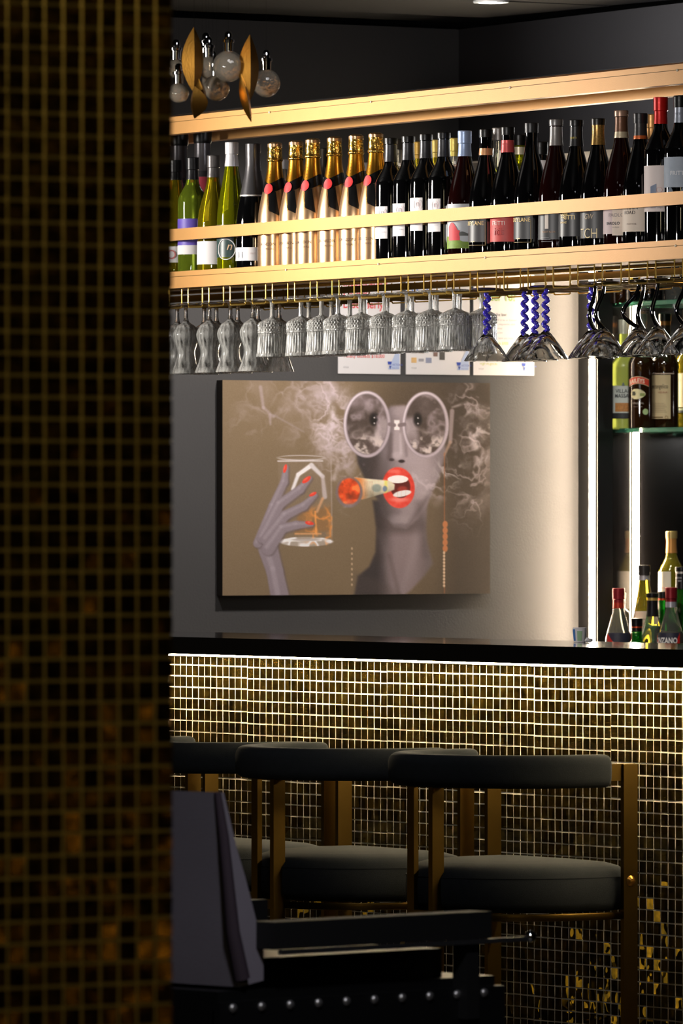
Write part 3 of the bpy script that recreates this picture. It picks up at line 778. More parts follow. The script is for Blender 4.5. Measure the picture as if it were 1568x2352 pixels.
# hurricane glass
ho = sp([(.0055, -.040), (.012, -.046), (.024, -.055), (.0315, -.070), (.0325, -.082), (.0285, -.098), (.0238, -.115), (.0232, -.128), (.0275, -.148), (.0350, -.168), (.0372, -.1745)], 4)
hi = [(max(r-.0022, 0), z) for r, z in reversed(ho) if z < -.060]+[(.015, -.0575), (0, -.055)]
hurr_m = streaked_glass('heavy_glass', .25, .95, .06, 150, .16, .3, 1.28)
hur_bowl = MB().lathe(ho+hi, 40, cap=False, rmod=lambda a, z, r: .0007*math.sin(a*10)*(1 if r > .02 else 0)).mesh('bowl', hurr_m, 60)
hur_stem = MB().lathe(sp([(.010, 0), (.0062, -.004), (.0050, -.012), (.0052, -.03), (.0075, -.042)], 3), 14).mesh('stem', glass_m, 60)
hur_foot = foot_mesh(.036, glass_m)
# martini glass
def cone_mesh(z0):
    o_ = [(0, z0+.002), (.0075, z0), (.014, z0-.006), (.035, z0-.034), (.0545, z0-.064), (.0552, z0-.0655)]
    i_ = [(.0540, z0-.0655), (.034, z0-.038), (.012, z0-.012), (0, z0-.009)]
    return MB().lathe(o_+i_, 56, cap=False).mesh('bowl', martini_m, 50)
cone = cone_mesh(-.104)
blue_m = pm('cobalt_blue_glass', (78, 64, 214), .03, 0, .5, 1.45, var=.3, vscale=120, coat=.6)
blk_m = pm('black_glass', (8, 8, 10), .03, var=0, coat=1.0)
_nt = blue_m.node_tree; _b = _nt.nodes['Principled BSDF']; _v = _nt.nodes.new('ShaderNodeTexVoronoi'); _v.inputs['Scale'].default_value = 210
_tc = _nt.nodes.new('ShaderNodeTexCoord'); _nt.links.new(_tc.outputs['Object'], _v.inputs['Vector'])
_r = _nt.nodes.new('ShaderNodeMapRange'); _r.inputs[1].default_value = .16; _r.inputs[2].default_value = .30; _r.inputs[3].default_value = 1; _r.inputs[4].default_value = 0
_nt.links.new(_v.outputs['Distance'], _r.inputs[0]); _mx = _nt.nodes.new('ShaderNodeMix'); _mx.data_type = 'RGBA'
_nt.links.new(_r.outputs[0], _mx.inputs[0]); _src = _b.inputs['Base Color'].links[0].from_socket
_nt.links.new(_src, _mx.inputs[6]); _mx.inputs[7].default_value = (.8, .8, .95, 1); _nt.links.new(_mx.outputs[2], _b.inputs['Base Color'])
hel = []
for i in range(90):
    t = i/89; a = t*4.6*2*math.pi
    am = .0052*min(1, t*6)
    hel.append((am*math.cos(a), am*math.sin(a), -.002-.104*t))
blue_stem = tube_mesh(hel, .0054, blue_m, seg=10)
blue_foot = foot_mesh(.0375, pm('dark_blue_glass', (22, 20, 70), .03, 0, .3, 1.45, var=0, coat=.6))
def scurve(amp):
    return [(amp*(-math.sin(math.pi*t**1.35)*.95+.25*math.sin(2*math.pi*t)), 0, -.001-.105*t) for t in [i/24 for i in range(25)]]
blk_foot = foot_mesh(.038, blk_m)
blk_stems = [tube_mesh(scurve(a), [.0042+.0012*(i/24) for i in range(25)], blk_m) for a in (.016, .011, .031)]

def on_channel(gpx, px):
    x0, y0, _ = rk(gpx, 0)
    P = (x0, y0); D = (-RN[0], -RN[1])
    return on_line(px, P, D)
def glass(kind, gpx, px, name, label, group, rz=0.0, var=0):
    x, y, Z = on_channel(gpx, px)
    t = thing(name, label, 'glass', (x, y, FOOTZ), rz, group)
    if kind == 'goblet': parts = (('foot', gob_foot), ('stem', gob_stem), ('bowl', gob_bowl))
    elif kind == 'hurricane': parts = (('foot', hur_foot), ('stem', hur_stem), ('bowl', hur_bowl))
    elif kind == 'blue': parts = (('foot', blue_foot), ('stem', blue_stem), ('bowl', cone))
    else: parts = (('foot', blk_foot), ('stem', blk_stems[var]), ('bowl', cone))
    for n, me in parts:
        o = link(n, me, t)
        if kind == 'blue' and n == 'stem': o['label'] = 'cobalt blue corkscrew stem'
        if kind == 'black' and n == 'stem':
            o['label'] = 'black wavy stem'
    if kind == 'black':
        pass
    return t
ORD = ['first', 'second', 'third', 'fourth', 'fifth', 'sixth', 'seventh', 'eighth', 'ninth', 'tenth', 'eleventh', 'twelfth']
GG = 'cut crystal goblets hanging under the rack'
for i, (g, p) in enumerate(((599.9, 625), (650.7, 691), (702.2, 738), (752.4, 776), (803, 828), (858, 883), (910.5, 935), (962.8, 989), (1015, 1044))):
    glass('goblet', g, p, 'crystal_goblet', 'cut crystal goblet in the front line, %s from the left, hanging upside down' % ORD[i], GG, random.random())
for i, (g, p) in enumerate(((599.9, 709), (650.7, 761), (702.2, 803), (752.4, 838), (803, 889), (858, 946), (910.5, 1002), (962.8, 1055), (1015, 1106))):
    glass('goblet', g, p, 'crystal_goblet', 'cut crystal goblet in the rear line, %s from the left, hanging upside down' % ORD[i], GG, random.random())
HG = 'hurricane glasses hanging under the left end of the rack'
for i, (g, p) in enumerate(((407.3, 427), (454.7, 481), (503.2, 529), (553.5, 581))):
    glass('hurricane', g, p, 'hurricane_glass', 'hurricane glass hanging upside down, %s from the left in the front line' % ORD[i], HG)
for i, (g, p) in enumerate(((gt and 407.3, 497), (454.7, 546), (503.2, 592), (553.5, 641))):
    glass('hurricane', g, p, 'hurricane_glass', 'hurricane glass hanging upside down, %s from the left in the rear line' % ORD[i], HG)
for i, (g, p) in enumerate(((360.0, 407), (360.0, 469))):
    glass('hurricane', g, p, 'hurricane_glass', ['hurricane glass cut by the pillar edge, leftmost under the rack', 'hurricane glass seen behind the first two front hurricane glasses'][i], HG)
MG = 'martini glasses with blue corkscrew stems'
for g, p, l in ((1069.5, 1118, 'martini glass with blue corkscrew stem, alone right of the crystal goblets'),
                (1069.5, 1204.6, 'martini glass with blue corkscrew stem, left one of the cluster of three'),
                (1129.5, 1228.6, 'martini glass with blue corkscrew stem, middle one of the cluster of three'),
                (1184.7, 1252.6, 'martini glass with blue corkscrew stem, right one of the cluster of three'),
                (1242, 1356.6, 'martini glass with blue corkscrew stem mostly hidden behind a black-stemmed one')):
    glass('blue', g, p, 'martini_glass', l, MG, random.uniform(0, 6))
KG = 'martini glasses with wavy black stems'
for g, p, l, rz, v in ((1298.6, 1366, 'martini glass with wavy black stem just left of the lit strip', -.5, 1),
                       (1354.5, 1386, 'martini glass with wavy black stem just right of the lit strip', -.6, 0),
                       (1415.8, 1466, 'martini glass with black stem bowed wide to the left, before the second lit strip', -.6, 2),
                       (1354.5, 1477, 'martini glass with wavy black stem behind the wide-bowed one', -.5, 1),
                       (1476.6, 1510, 'martini glass with wavy black stem hanging before the cream liqueur bottle', -.6, 1),
                       (1538.6, 1572, 'martini glass with wavy black stem cut by the right edge of the photo', -.6, 0)):
    glass('black', g, p, 'martini_glass', l, KG, rz, v)

# ================================================================== PICTURE
PYF = WALLY-.030
x0, _, Z0 = on_line(511, (0, PYF), (1, 0)); x1, _, Z1 = on_line(1125, (0, PYF), (1, 0))
zt, zb = zat(873, Z0), zat(1368, Z0)
NX, NY = 520, 418
def fbm(shape_, scale, octv=4, seed=0):
    rs = np.random.RandomState(seed); h, w_ = shape_; out = np.zeros(shape_); amp = 1.0; tot = 0
    for o in range(octv):
        n = max(2, int(scale*2**o)); m_ = max(2, int(n*w_/h))
        g = rs.rand(n+2, m_+2)
        yy = np.linspace(0, n-.001, h); xx = np.linspace(0, m_-.001, w_)
        yi = yy.astype(int); xi = xx.astype(int); fy = (yy-yi)[:, None]; fx = (xx-xi)[None, :]
        fy = fy*fy*(3-2*fy); fx = fx*fx*(3-2*fx)
        a = g[yi][:, xi]; b = g[yi][:, xi+1]; c = g[yi+1][:, xi]; d = g[yi+1][:, xi+1]
        out += amp*((a*(1-fx)+b*fx)*(1-fy)+(c*(1-fx)+d*fx)*fy); tot += amp; amp *= .55
    return out/tot
def paint():
    Y, X = np.mgrid[0:NY, 0:NX]
    X = 70+X/(NX-1)*1438.0; Y = 55+Y/(NY-1)*1155.0
    sh_ = (NY, NX)
    n1 = fbm(sh_, 5, 5, 1); n2 = fbm(sh_, 9, 4, 2); n3 = fbm(sh_, 30, 3, 3)
    img = np.zeros((NY, NX, 3))
    def col(c): return np.array(c, float)
    def mix(mask, c):
        nonlocal img
        mask = np.clip(mask, 0, 1)[..., None]
        c = c if isinstance(c, np.ndarray) and c.ndim == 3 else col(c)
        img = img*(1-mask)+c*mask
    def ss(a, b, v): t = np.clip((v-a)/(b-a), 0, 1); return t*t*(3-2*t)
    def ell(cx, cy_, rx, ry, soft=.15, rot=0):
        dx, dy = X-cx, Y-cy_; c, s = math.cos(rot), math.sin(rot)
        d = np.sqrt(((dx*c+dy*s)/rx)**2+((-dx*s+dy*c)/ry)**2); return 1-ss(1-soft, 1+soft, d)
    def seg(ax, ay, bx, by, ra, rb_, soft=6):
        vx, vy = bx-ax, by-ay; L = vx*vx+vy*vy
        t = np.clip(((X-ax)*vx+(Y-ay)*vy)/L, 0, 1)
        d = np.hypot(X-ax-t*vx, Y-ay-t*vy)-(ra+(rb_-ra)*t); return 1-ss(-soft, soft, d)
    def poly(pts, soft=10):
        inside = np.zeros(sh_, bool); dist = np.full(sh_, 1e9); n = len(pts)
        for i in range(n):
            (ax, ay), (bx, by) = pts[i], pts[(i+1) % n]
            cond = ((ay > Y) != (by > Y)); xi_ = (bx-ax)*(Y-ay)/((by-ay) if by != ay else 1e-6)+ax
            inside ^= cond & (X < xi_)
            vx, vy = bx-ax, by-ay; t = np.clip(((X-ax)*vx+(Y-ay)*vy)/(vx*vx+vy*vy), 0, 1)
            dist = np.minimum(dist, np.hypot(X-ax-t*vx, Y-ay-t*vy))
        sd = np.where(inside, dist, -dist); return ss(-soft, soft, sd)
    img[:] = col((118, 99, 76)); mix(ss(650, 1500, X)*.55, (66, 53, 42)); mix(ss(1180, 1350, X)*.55, (48, 38, 32))
    mix(ell(1180, 260, 330, 300, .6)*.45, (52, 42, 36))
    mix(ss(700, 1250, Y)*ss(900, 1500, X)*.25, (52, 42, 34))
    # smoke
    def smoke(cx, cy_, rx, ry, seed, strength, c=(182, 164, 168), rot=0):
        m1 = fbm(sh_, 7, 5, seed); m2 = fbm(sh_, 6, 4, seed+50)
        xi = np.clip((np.arange(NX)[None, :]+(m2-.5)*160).astype(int), 0, NX-1); yi = np.clip((np.arange(NY)[:, None]+(m1-.5)*130).astype(int), 0, NY-1)
        rr_ = 1-np.abs(fbm(sh_, 9, 3, seed+9)-.5)*9; rr_ = np.clip(rr_, 0, 1)[yi, xi]
        body = ss(.45, .75, m1)*.55+rr_**1.5*.8
        mix(body*ell(cx, cy_, rx, ry, .8, rot)*strength, c)
    smoke(520, 120, 170, 130, 11, .55); smoke(270, 170, 110, 140, 12, .35); smoke(210, 290, 90, 60, 13, .35); smoke(660, 300, 110, 240, 14, .95)
    smoke(500, 350, 120, 60, 15, .3); smoke(1420, 150, 110, 110, 16, .8); smoke(1410, 560, 120, 220, 17, .75); smoke(1410, 370, 60, 60, 18, .9)
    mix(seg(270, 90, 285, 200, 9, 8)*.5, (170, 152, 158)); mix(seg(285, 200, 340, 250, 8, 6)*.5, (170, 152, 158)); mix(seg(340, 240, 500, 330, 5, 3)*.4, (160, 144, 150))
    mix(seg(320, 240, 322, 290, 8, 5)*.5, (170, 152, 158))
    smoke(640, 250, 90, 200, 31, 1.1, (196, 178, 182)); smoke(700, 420, 70, 120, 32, 1.0, (190, 172, 176)); smoke(560, 130, 110, 90, 33, .8); smoke(1440, 330, 80, 120, 34, .9, (200, 186, 190))
    w1 = fbm(sh_, 8, 3, 91)
    for (ax, ay, bx, by, r_, st) in ((655, 200, 640, 330, 16, .6), (640, 330, 600, 400, 14, .5), (660, 340, 690, 470, 14, .5), (690, 470, 660, 580, 12, .5), (740, 230, 780, 300, 10, .5), (1300, 190, 1380, 165, 9, .6), (1370, 240, 1400, 200, 8, .6), (1400, 330, 1430, 400, 20, .7)):
        mix(seg(ax, ay, bx, by, r_*.4, r_, r_)*st*ss(.35, .6, w1), (206, 190, 194))
    # neck and shoulders
    neck = poly([(868, 700), (1165, 690), (1158, 850), (1165, 930), (1195, 1045), (1150, 1110), (1075, 1190), (1040, 1215), (770, 1215), (790, 1110), (850, 1060), (885, 980), (890, 850)], 12)
    sk = np.zeros((NY, NX, 3)); sk[:] = col((112, 97, 98))
    shade = ss(880, 1000, X)*(1-ss(1080, 1180, X)*.35); sk *= (.48+.66*shade)[..., None]
    mix(neck, sk); mix(neck*seg(1150, 760, 1030, 1200, 26, 18, 22)*.25, (158, 142, 146)); mix(neck*seg(905, 880, 1000, 1200, 18, 30, 26)*.3, (138, 122, 124))
    mix(neck*seg(960, 1000, 1010, 1210, 10, 12, 14)*.35, (78, 64, 62)); mix(neck*ell(1010, 830, 150, 50, .6)*.55, (66, 54, 52))
    mix(poly([(770, 1090), (900, 1130), (1020, 1215), (770, 1215)], 26)*.35, (78, 66, 62))
    # face
    face = poly([(968, 185), (1040, 180), (1120, 230), (1240, 300), (1268, 430), (1235, 560), (1195, 640), (1165, 725), (1110, 800), (1050, 850), (985, 842), (940, 790), (900, 700), (840, 610), (790, 500), (770, 380), (860, 270)], 12)
    fc = np.zeros((NY, NX, 3)); fc[:] = col((134, 119, 121)); fc *= (.40+.74*ss(820, 1060, X)-.26*ss(1130, 1260, X)-.12*ss(600, 850, Y))[..., None]
    mix(face, fc); mix(face*ell(1130, 560, 70, 110, .7)*.45, (166, 150, 154)); mix(face*ell(1020, 810, 60, 32, .7)*.4, (164, 148, 150))
    mix(face*ell(860, 560, 70, 150, .8)*.4, (70, 58, 54))
    mix(face*seg(930, 430, 905, 560, 18, 26, 24)*.35, (150, 134, 138)); mix(face*ell(1075, 470, 60, 34, .8)*.45, (166, 150, 155))
    mix(face*ell(1005, 215, 34, 26, .7)*.45, (164, 148, 152)); mix(face*seg(1195, 640, 1060, 842, 12, 12, 18)*.5, (84, 70, 70)); mix(face*seg(955, 740, 1000, 760, 14, 18, 16)*.35, (96, 82, 84))
    # nose
    mix(seg(1000, 330, 1005, 450, 18, 28, 12)*.6, (172, 156, 160)); mix(seg(965, 340, 960, 470, 9, 14, 10)*.55, (84, 70, 70)); mix(seg(1045, 370, 1052, 455, 5, 8, 8)*.35, (96, 82, 84))
    mix(ell(1025, 486, 17, 9, .4), (44, 32, 32)); mix(ell(972, 478, 14, 8, .4)*.8, (52, 40, 40)); mix(ell(1000, 455, 26, 20, .6)*.5, (186, 170, 174))
    mix(face*seg(880, 500, 930, 760, 40, 30, 46)*.45, (58, 47, 44)); mix(neck*seg(1120, 720, 1155, 1000, 22, 14, 30)*.35, (70, 58, 58)); mix(neck*seg(900, 800, 900, 1010, 26, 22, 34)*.5, (56, 46, 44))
    mix(face*seg(1018, 340, 1022, 440, 5, 8, 8)*.5, (196, 182, 186)); mix(face*ell(1012, 838, 46, 14, .7)*.35, (70, 58, 58))
    # glasses
    for (cx, ex, sd) in ((838, 876, 31), (1155, 1112, 41)):
        mix(ell(cx, 286, 128, 182, .03), (150, 134, 140)); 
        lens = ell(cx, 286, 108, 162, .03); lc = np.zeros((NY, NX, 3)); lc[:] = col((66, 54, 48)); mix(lens, lc)
        inner_side = (X > 910) & (X < 1092)
        mix(lens*poly([(895, 250), (975, 250), (975, 420), (860, 440)] if cx < 1000 else [(1030, 250), (1100, 245), (1130, 430), (1035, 410)], 20)*.75, (170, 154, 158))
        r1 = np.clip(1-np.abs(fbm(sh_, 16, 3, sd)-.5)*7, 0, 1); mix(lens*ss(250, 420, Y)*r1*.85, (186, 168, 166)); mix(lens*ss(300, 420, Y)*.3, (150, 132, 128))
        mix(lens*(1-ss(150, 330, Y))*fbm(sh_, 10, 4, sd+1)**2*1.3, (150, 132, 136))
        mix(ell(ex, 258, 22, 34, .5)*lens, (20, 15, 15)); mix(ell(ex+2, 250, 4, 4, .5), (200, 190, 190)); mix(ell(ex+2, 280, 4, 4, .5), (190, 180, 180))
        n5 = fbm(sh_, 34, 3, sd+7); mix(lens*ss(300, 400, Y)*ss(.5, .66, n5)*.75, (206, 190, 184)); mix(lens*ss(330, 420, Y)*ss(.5, .38, n5)*.6, (60, 46, 42))
        mix(lens*np.clip(1-np.abs(fbm(sh_, 9, 4, sd+11)-.5)*9, 0, 1)*(1-ss(260, 420, Y))*.55, (176, 158, 164))
        ring = ell(cx, 286, 124, 178, .02)-ell(cx, 286, 114, 167, .02); mix(ring*(.35+.5*np.clip(-(X-cx)*.004-(Y-286)*.003+.3, 0, 1)), (214, 200, 206))
    mix(poly([(985, 262), (1014, 262), (1014, 316), (985, 316)], 3), (224, 214, 212)); mix(seg(960, 285, 985, 290, 10, 10, 4), (120, 104, 106)); mix(seg(1014, 290, 1040, 285, 10, 10, 4), (120, 104, 106))
    mix(seg(1300, 210, 1290, 380, 12, 10, 6)*.8, (150, 132, 132)); mix(seg(1290, 380, 1258, 450, 8, 6, 5)*.8, (150, 120, 104))
    # smoke over the cheek
    smoke(1180, 590, 130, 60, 19, .9, (190, 174, 178)); smoke(1285, 530, 60, 70, 21, 1.0, (200, 186, 190)); smoke(1220, 650, 40, 60, 22, .6); smoke(760, 540, 60, 60, 23, .9, (176, 158, 162))
    # lips
    lip = ell(1008, 630, 88, 112, .04, -.12); lc = np.zeros((NY, NX, 3)); lc[:] = col((214, 66, 52)); lc += (n3-.5)[..., None]*60
    mix(lip, lc); mix(ell(1015, 695, 44, 12, .6)*.6, (244, 150, 140)); mix(ell(985, 542, 30, 9, .6)*.5, (240, 130, 116))
    mouth = ell(1018, 625, 54, 62, .05, -.1); mix(mouth, (88, 24, 20)); mix(ell(1030, 640, 26, 18, .4), (150, 50, 40))
    teeth = ell(1005, 584, 56, 21, .08, -.02); mix(teeth, (238, 232, 228)); tl_ = ell(1028, 662, 50, 16, .1, -.2); mix(tl_, (226, 218, 214))
    for tx in (970, 992, 1018, 1040): mix(seg(tx, 566, tx, 602, 1, 1, 1.5)*teeth*.6, (150, 120, 116))
    for tx in (1005, 1025, 1048): mix(seg(tx, 648, tx-2, 676, 1, 1, 1.5)*tl_*.6, (150, 120, 116))
    # rolled banknote cigar
    roll = poly([(770, 575), (960, 592), (988, 612), (985, 640), (960, 652), (830, 690), (780, 700)], 4)
    rc = np.zeros((NY, NX, 3)); rc[:] = col((206, 194, 168)); rc *= (1.08-.35*ss(600, 690, Y))[..., None]; rc += (n3-.5)[..., None]*50
    mix(roll, rc); mix(roll*(1-ss(785, 860, X)), (206, 120, 60)); mix(roll*ss(1, 0, abs(X-940)/16)*.8, (222, 206, 90)); mix(roll*ell(890, 632, 26, 22, .3)*.6, (92, 110, 110)); mix(roll*ell(935, 636, 12, 16, .3)*.7, (70, 96, 150))
    for k in range(7): mix(roll*seg(826+k*7, 596, 830+k*7, 676, 1, 1, 2)*.5, (120, 80, 50))
    mix(ell(742, 655, 72, 84, .06), (118, 100, 98)); em = ell(742, 650, 58, 70, .12); e2 = fbm(sh_, 26, 3, 61)
    ec = np.zeros((NY, NX, 3)); ec[:] = col((202, 70, 30)); ec *= (.35+1.3*e2)[..., None]; mix(em, ec); mix(em*ss(.56, .7, e2), (236, 120, 60))
    smoke(735, 730, 40, 40, 24, 1.0, (190, 180, 184))
    # tumbler
    gl = poly([(362, 470), (652, 462), (652, 905), (620, 945), (400, 945), (372, 920)], 5); mix(gl*.10, (180, 160, 156))
    ring = ell(486, 470, 126, 15, .12)-ell(486, 469, 120, 10, .12); mix(ring*.8, (206, 196, 198)); mix(seg(362, 488, 600, 486, 3, 3, 3)*.9, (214, 204, 206))
    mix(seg(645, 480, 650, 890, 2, 2, 4)*.5, (190, 176, 176)); mix(poly([(470, 760), (640, 735), (640, 865), (450, 880)], 12)*.45, (150, 96, 44))
    a1 = np.clip(1-np.abs(fbm(sh_, 18, 3, 71)-.5)*8, 0, 1); mix(gl*ss(700, 780, Y)*a1*ss(470, 560, X)*.8, (220, 140, 70))
    mix(seg(440, 640, 470, 560, 8, 10, 5), (214, 206, 206)); mix(seg(470, 560, 540, 510, 10, 12, 5), (226, 218, 218)); mix(seg(540, 510, 600, 570, 12, 10, 6), (200, 190, 190)); mix(seg(600, 570, 612, 680, 9, 12, 6)*.8, (186, 172, 172))
    mix(seg(600, 690, 570, 760, 8, 7, 5)*.8, (200, 150, 110)); mix(seg(560, 760, 566, 880, 5, 5, 4)*.8, (226, 150, 80)); mix(seg(455, 880, 590, 880, 5, 5, 4)*.8, (206, 150, 100))
    base = ell(512, 922, 142, 26, .08); mix(base*(.35+.8*np.clip(1-np.abs(fbm(sh_, 22, 2, 73)-.5)*6, 0, 1)), (222, 216, 216)); mix(seg(400, 915, 590, 912, 6, 7, 4), (232, 228, 226)); mix(ell(512, 912, 80, 7, .3)*.5, (120, 100, 90))
    # hand
    hc = (132, 118, 124); hd = (92, 79, 80)
    def finger(p, rad_):
        for (a, b, ra, rb_) in zip(p, p[1:], rad_, rad_[1:]): mix(seg(a[0]+5, a[1]+5, b[0]+5, b[1]+5, ra+3, rb_+3, 8)*.6, hd)
        for (a, b, ra, rb_) in zip(p, p[1:], rad_, rad_[1:]): mix(seg(*a, *b, ra, rb_, 6), hc)
        for (a, b, ra, rb_) in zip(p, p[1:], rad_, rad_[1:]): mix(seg(a[0]-ra*.25, a[1]-ra*.3, b[0]-rb_*.25, b[1]-rb_*.3, ra*.3, rb_*.3, 9)*.45, (164, 150, 158))
    finger([(310, 960), (345, 1080), (372, 1215)], [52, 44, 48])
    finger([(405, 520), (395, 600), (335, 730), (255, 930)], [13, 20, 22, 24]); finger([(530, 580), (480, 640), (370, 720), (280, 900)], [13, 22, 26, 30])
    finger([(560, 672), (500, 730), (400, 780), (300, 910)], [13, 22, 26, 30]); finger([(540, 828), (460, 832), (385, 850), (310, 960)], [13, 22, 26, 34])
    for (nx_, ny_, rx, ry, ro) in ((400, 528, 9, 24, .25), (514, 588, 12, 28, .9), (548, 666, 9, 22, 1.1), (530, 822, 24, 10, .2)):
        mix(ell(nx_, ny_, rx, ry, .12, ro), (216, 64, 46)); mix(ell(nx_-3, ny_-4, rx*.3, ry*.5, .5, ro)*.5, (240, 140, 120))
    # bead chains
    for k in range(8): mix(ell(757, 960+k*28, 5, 7, .3)*.85, (190, 160, 130))
    mix(seg(1258, 440, 1258, 1205, 2.5, 2.5, 2)*.7, (156, 92, 56))
    for k in range(5): mix(ell(1262, 830+k*33, 14, 19, .2), (172, 106, 66))
    for k in range(11): mix(ell(1256, 985+k*18, 6, 8, .3), (198, 168, 140))
    # canvas weave grain
    img += (np.random.RandomState(5).rand(NY, NX, 1)-.5)*9
    img *= (1+.05*(n1-.5))[..., None]
    return np.clip(img, 0, 255)
IMG = paint()/255.0
LIN = np.where(IMG <= .04045, IMG/12.92, ((IMG+.055)/1.055)**2.4)*1.0
PAINT_GAIN = 1.55
gx = np.linspace(x0, x1, NX); gz = np.linspace(zt, zb, NY)
vx = np.zeros((NY*NX, 3)); GX, GZ = np.meshgrid(gx, gz)
vx[:, 0] = (GX-x0).ravel(); vx[:, 1] = 0; vx[:, 2] = (GZ-zb).ravel()
idx = np.arange(NY*NX).reshape(NY, NX)
quads = np.stack([idx[:-1, :-1], idx[1:, :-1], idx[1:, 1:], idx[:-1, 1:]], -1).reshape(-1, 4)
me = bpy.data.meshes.new('print')
me.vertices.add(NY*NX); me.vertices.foreach_set('co', vx.ravel())
me.loops.add(quads.size); me.loops.foreach_set('vertex_index', quads.ravel().astype(np.int32))
me.polygons.add(len(quads)); me.polygons.foreach_set('loop_start', (np.arange(len(quads))*4).astype(np.int32))
me.update(calc_edges=True)
ca = me.color_attributes.new('print', 'FLOAT_COLOR', 'POINT')
ca.data.foreach_set('color', np.concatenate([LIN.reshape(-1, 3)*PAINT_GAIN, np.ones((NY*NX, 1))], 1).astype(np.float32).ravel())
pmx = bpy.data.materials.new('printed_canvas'); pmx.use_nodes = True; nt = pmx.node_tree
an = nt.nodes.new('ShaderNodeVertexColor'); an.layer_name = 'print'
nt.links.new(an.outputs[0], nt.nodes['Principled BSDF'].inputs['Base Color']); nt.nodes['Principled BSDF'].inputs['Roughness'].default_value = .6
me.materials.append(pmx)
pic = thing('canvas_picture', 'wide canvas print of a smoking woman in round glasses, on the grey wall', 'picture', (x0, PYF, zb))
MB().box(((x1-x0)/2, .0155, (zt-zb)/2), (x1-x0, .029, zt-zb)).build('stretcher', pm('dark_canvas_edge', (38, 32, 28), .8, bump=.3), pic)
link('print', me, pic)

# ================================================================== POSTERS
def poster(pxl, pxr, heads, body, accent, label, kind):
    ax, _, Za = on_line(pxl, (0, WALLY), (1, 0)); bx, _, _ = on_line(pxr, (0, WALLY), (1, 0))
    z_b = zat(858+(pxl-775)*.011, Za); W_ = bx-ax; Hh = .290
    t = thing('poster', label, 'poster', (ax, WALLY-.0015, z_b), group='notices pinned to the grey wall')
    sheet_ = MB().box((W_/2, 0, Hh/2), (W_, .002, Hh)).build('sheet', white_m, t)
    def txt(s, x, z, size, c, bold=0.0, sx=1.0):
        vs, fs, wd = text_geo(s, size, bold, 0, sx)
        MB().add([(x+a, -.0016, z+b) for a, b in vs], fs).build('lettering', flat_inks(c), sheet_)
    def rect(x, z, w_, h_, c, nm='print'):
        MB().add([(x, -.0015, z), (x+w_, -.0015, z), (x+w_, -.0015, z+h_), (x, -.0015, z+h_)], [(0, 1, 2, 3)]).build(nm, flat_inks(c), sheet_)
    for (s, x, z, size) in heads: txt(s, x, z, size, accent, .02)
    for (s, x, z, size, c) in body: txt(s, x, z, size, c, .01)
    # state logo: blue inverted triangle with a pale beam
    MB().add([(W_*.80, -.0015, .014), (W_*.985, -.0015, .014), (W_*.985, -.0015, .085)], [(0, 1, 2)]).build('print', flat_inks((190, 204, 236)), sheet_)
    MB().add([(W_*.79, -.0018, .036), (W_*.86, -.0018, .036), (W_*.85, -.0018, .027), (W_*.80, -.0018, .027)], [(0, 1, 2, 3)]).build('logo', flat_inks((60, 84, 180)), sheet_)
    MB().add([(W_*.815, -.0018, .024), (W_*.855, -.0018, .024), (W_*.835, -.0018, .013)], [(0, 1, 2)]).build('logo', flat_inks((70, 90, 170)), sheet_)
    txt('VICTORIA', W_*.865, .024, .008, (70, 90, 180)); txt('State Gov', W_*.865, .016, .006, (120, 134, 190)); txt('VCGLR', W_*.08, .016, .006, (150, 150, 156))
    return rect, W_
g_ = (96, 94, 104); lg = (176, 172, 182)
rect, W_ = poster(775, 918, [('Intoxicated?', .018, .248, .032), ('Drunk?', .018, .217, .032), ('Disorderly?', .018, .186, .032)],
    [('It is against the law:', .016, .158, .0135, g_), ('for a drunk person to remain on these', .020, .144, .0085, lg), ('premises or to supply liquor to them', .020, .132, .0085, lg),
     ('or to allow it on the premises', .020, .120, .0085, lg), ('Maximum fine for an offence', .016, .085, .0085, lg), ('Penalty exceeds $18,000', .020, .046, .014, (222, 96, 92))],
    (226, 92, 96), 'white notice with red heading about drunk patrons, leftmost of three behind the goblets', 0)
rect, W_ = poster(931, 1077, [('Under 18?', .020, .222, .034)],
    [('It is against the law:', .016, .170, .013, g_), ('for a licensee or staff to supply liquor to', .018, .154, .0085, lg), ('Penalty exceeds $23,000', .018, .142, .012, (130, 150, 220)),
     ('to someone under 18 years of age', .018, .126, .0085, lg), ('Acceptable proof of age', .018, .100, .0085, lg)],
    (112, 146, 222), 'white notice with blue Under 18? heading, middle of three behind the goblets', 1)
for (x, z, w_, h_, c) in ((.018, .033, .018, .015, (232, 190, 130)), (.043, .037, .018, .008, (170, 168, 176)), (.068, .033, .020, .015, (150, 156, 182)), (.018, .060, .020, .014, (200, 200, 190)),
                          (.043, .060, .018, .014, (190, 170, 160)), (.094, .052, .015, .012, (140, 112, 104)), (.115, .042, .019, .026, (88, 86, 84))):
    rect(x, z, w_, h_, c)
rect, W_ = poster(1086, 1225, [('Under 18?', .018, .214, .031)],
    [('It is against the law:', .018, .170, .0125, g_), ('for people under 18 to be on licensed', .020, .156, .0085, lg), ('premises without a responsible adult', .020, .144, .0085, lg),
     ('or during having a meal', .020, .132, .0085, lg), ('unless permitted by law', .020, .120, .0085, lg), ('If you are asked to leave you must', .020, .104, .0085, lg), ('exceeds $900', .060, .088, .011, (180, 206, 120)), ('vcglr.vic.gov.au', .022, .030, .010, (190, 196, 110))],
    (176, 208, 116), 'white notice with green Under 18? heading, rightmost of three, by the blue stems', 2)
rect(.062, .072, .034, .009, (176, 206, 110)); rect(.086, .040, .014, .026, (150, 140, 128))
for z_ in (.0,):
    pass

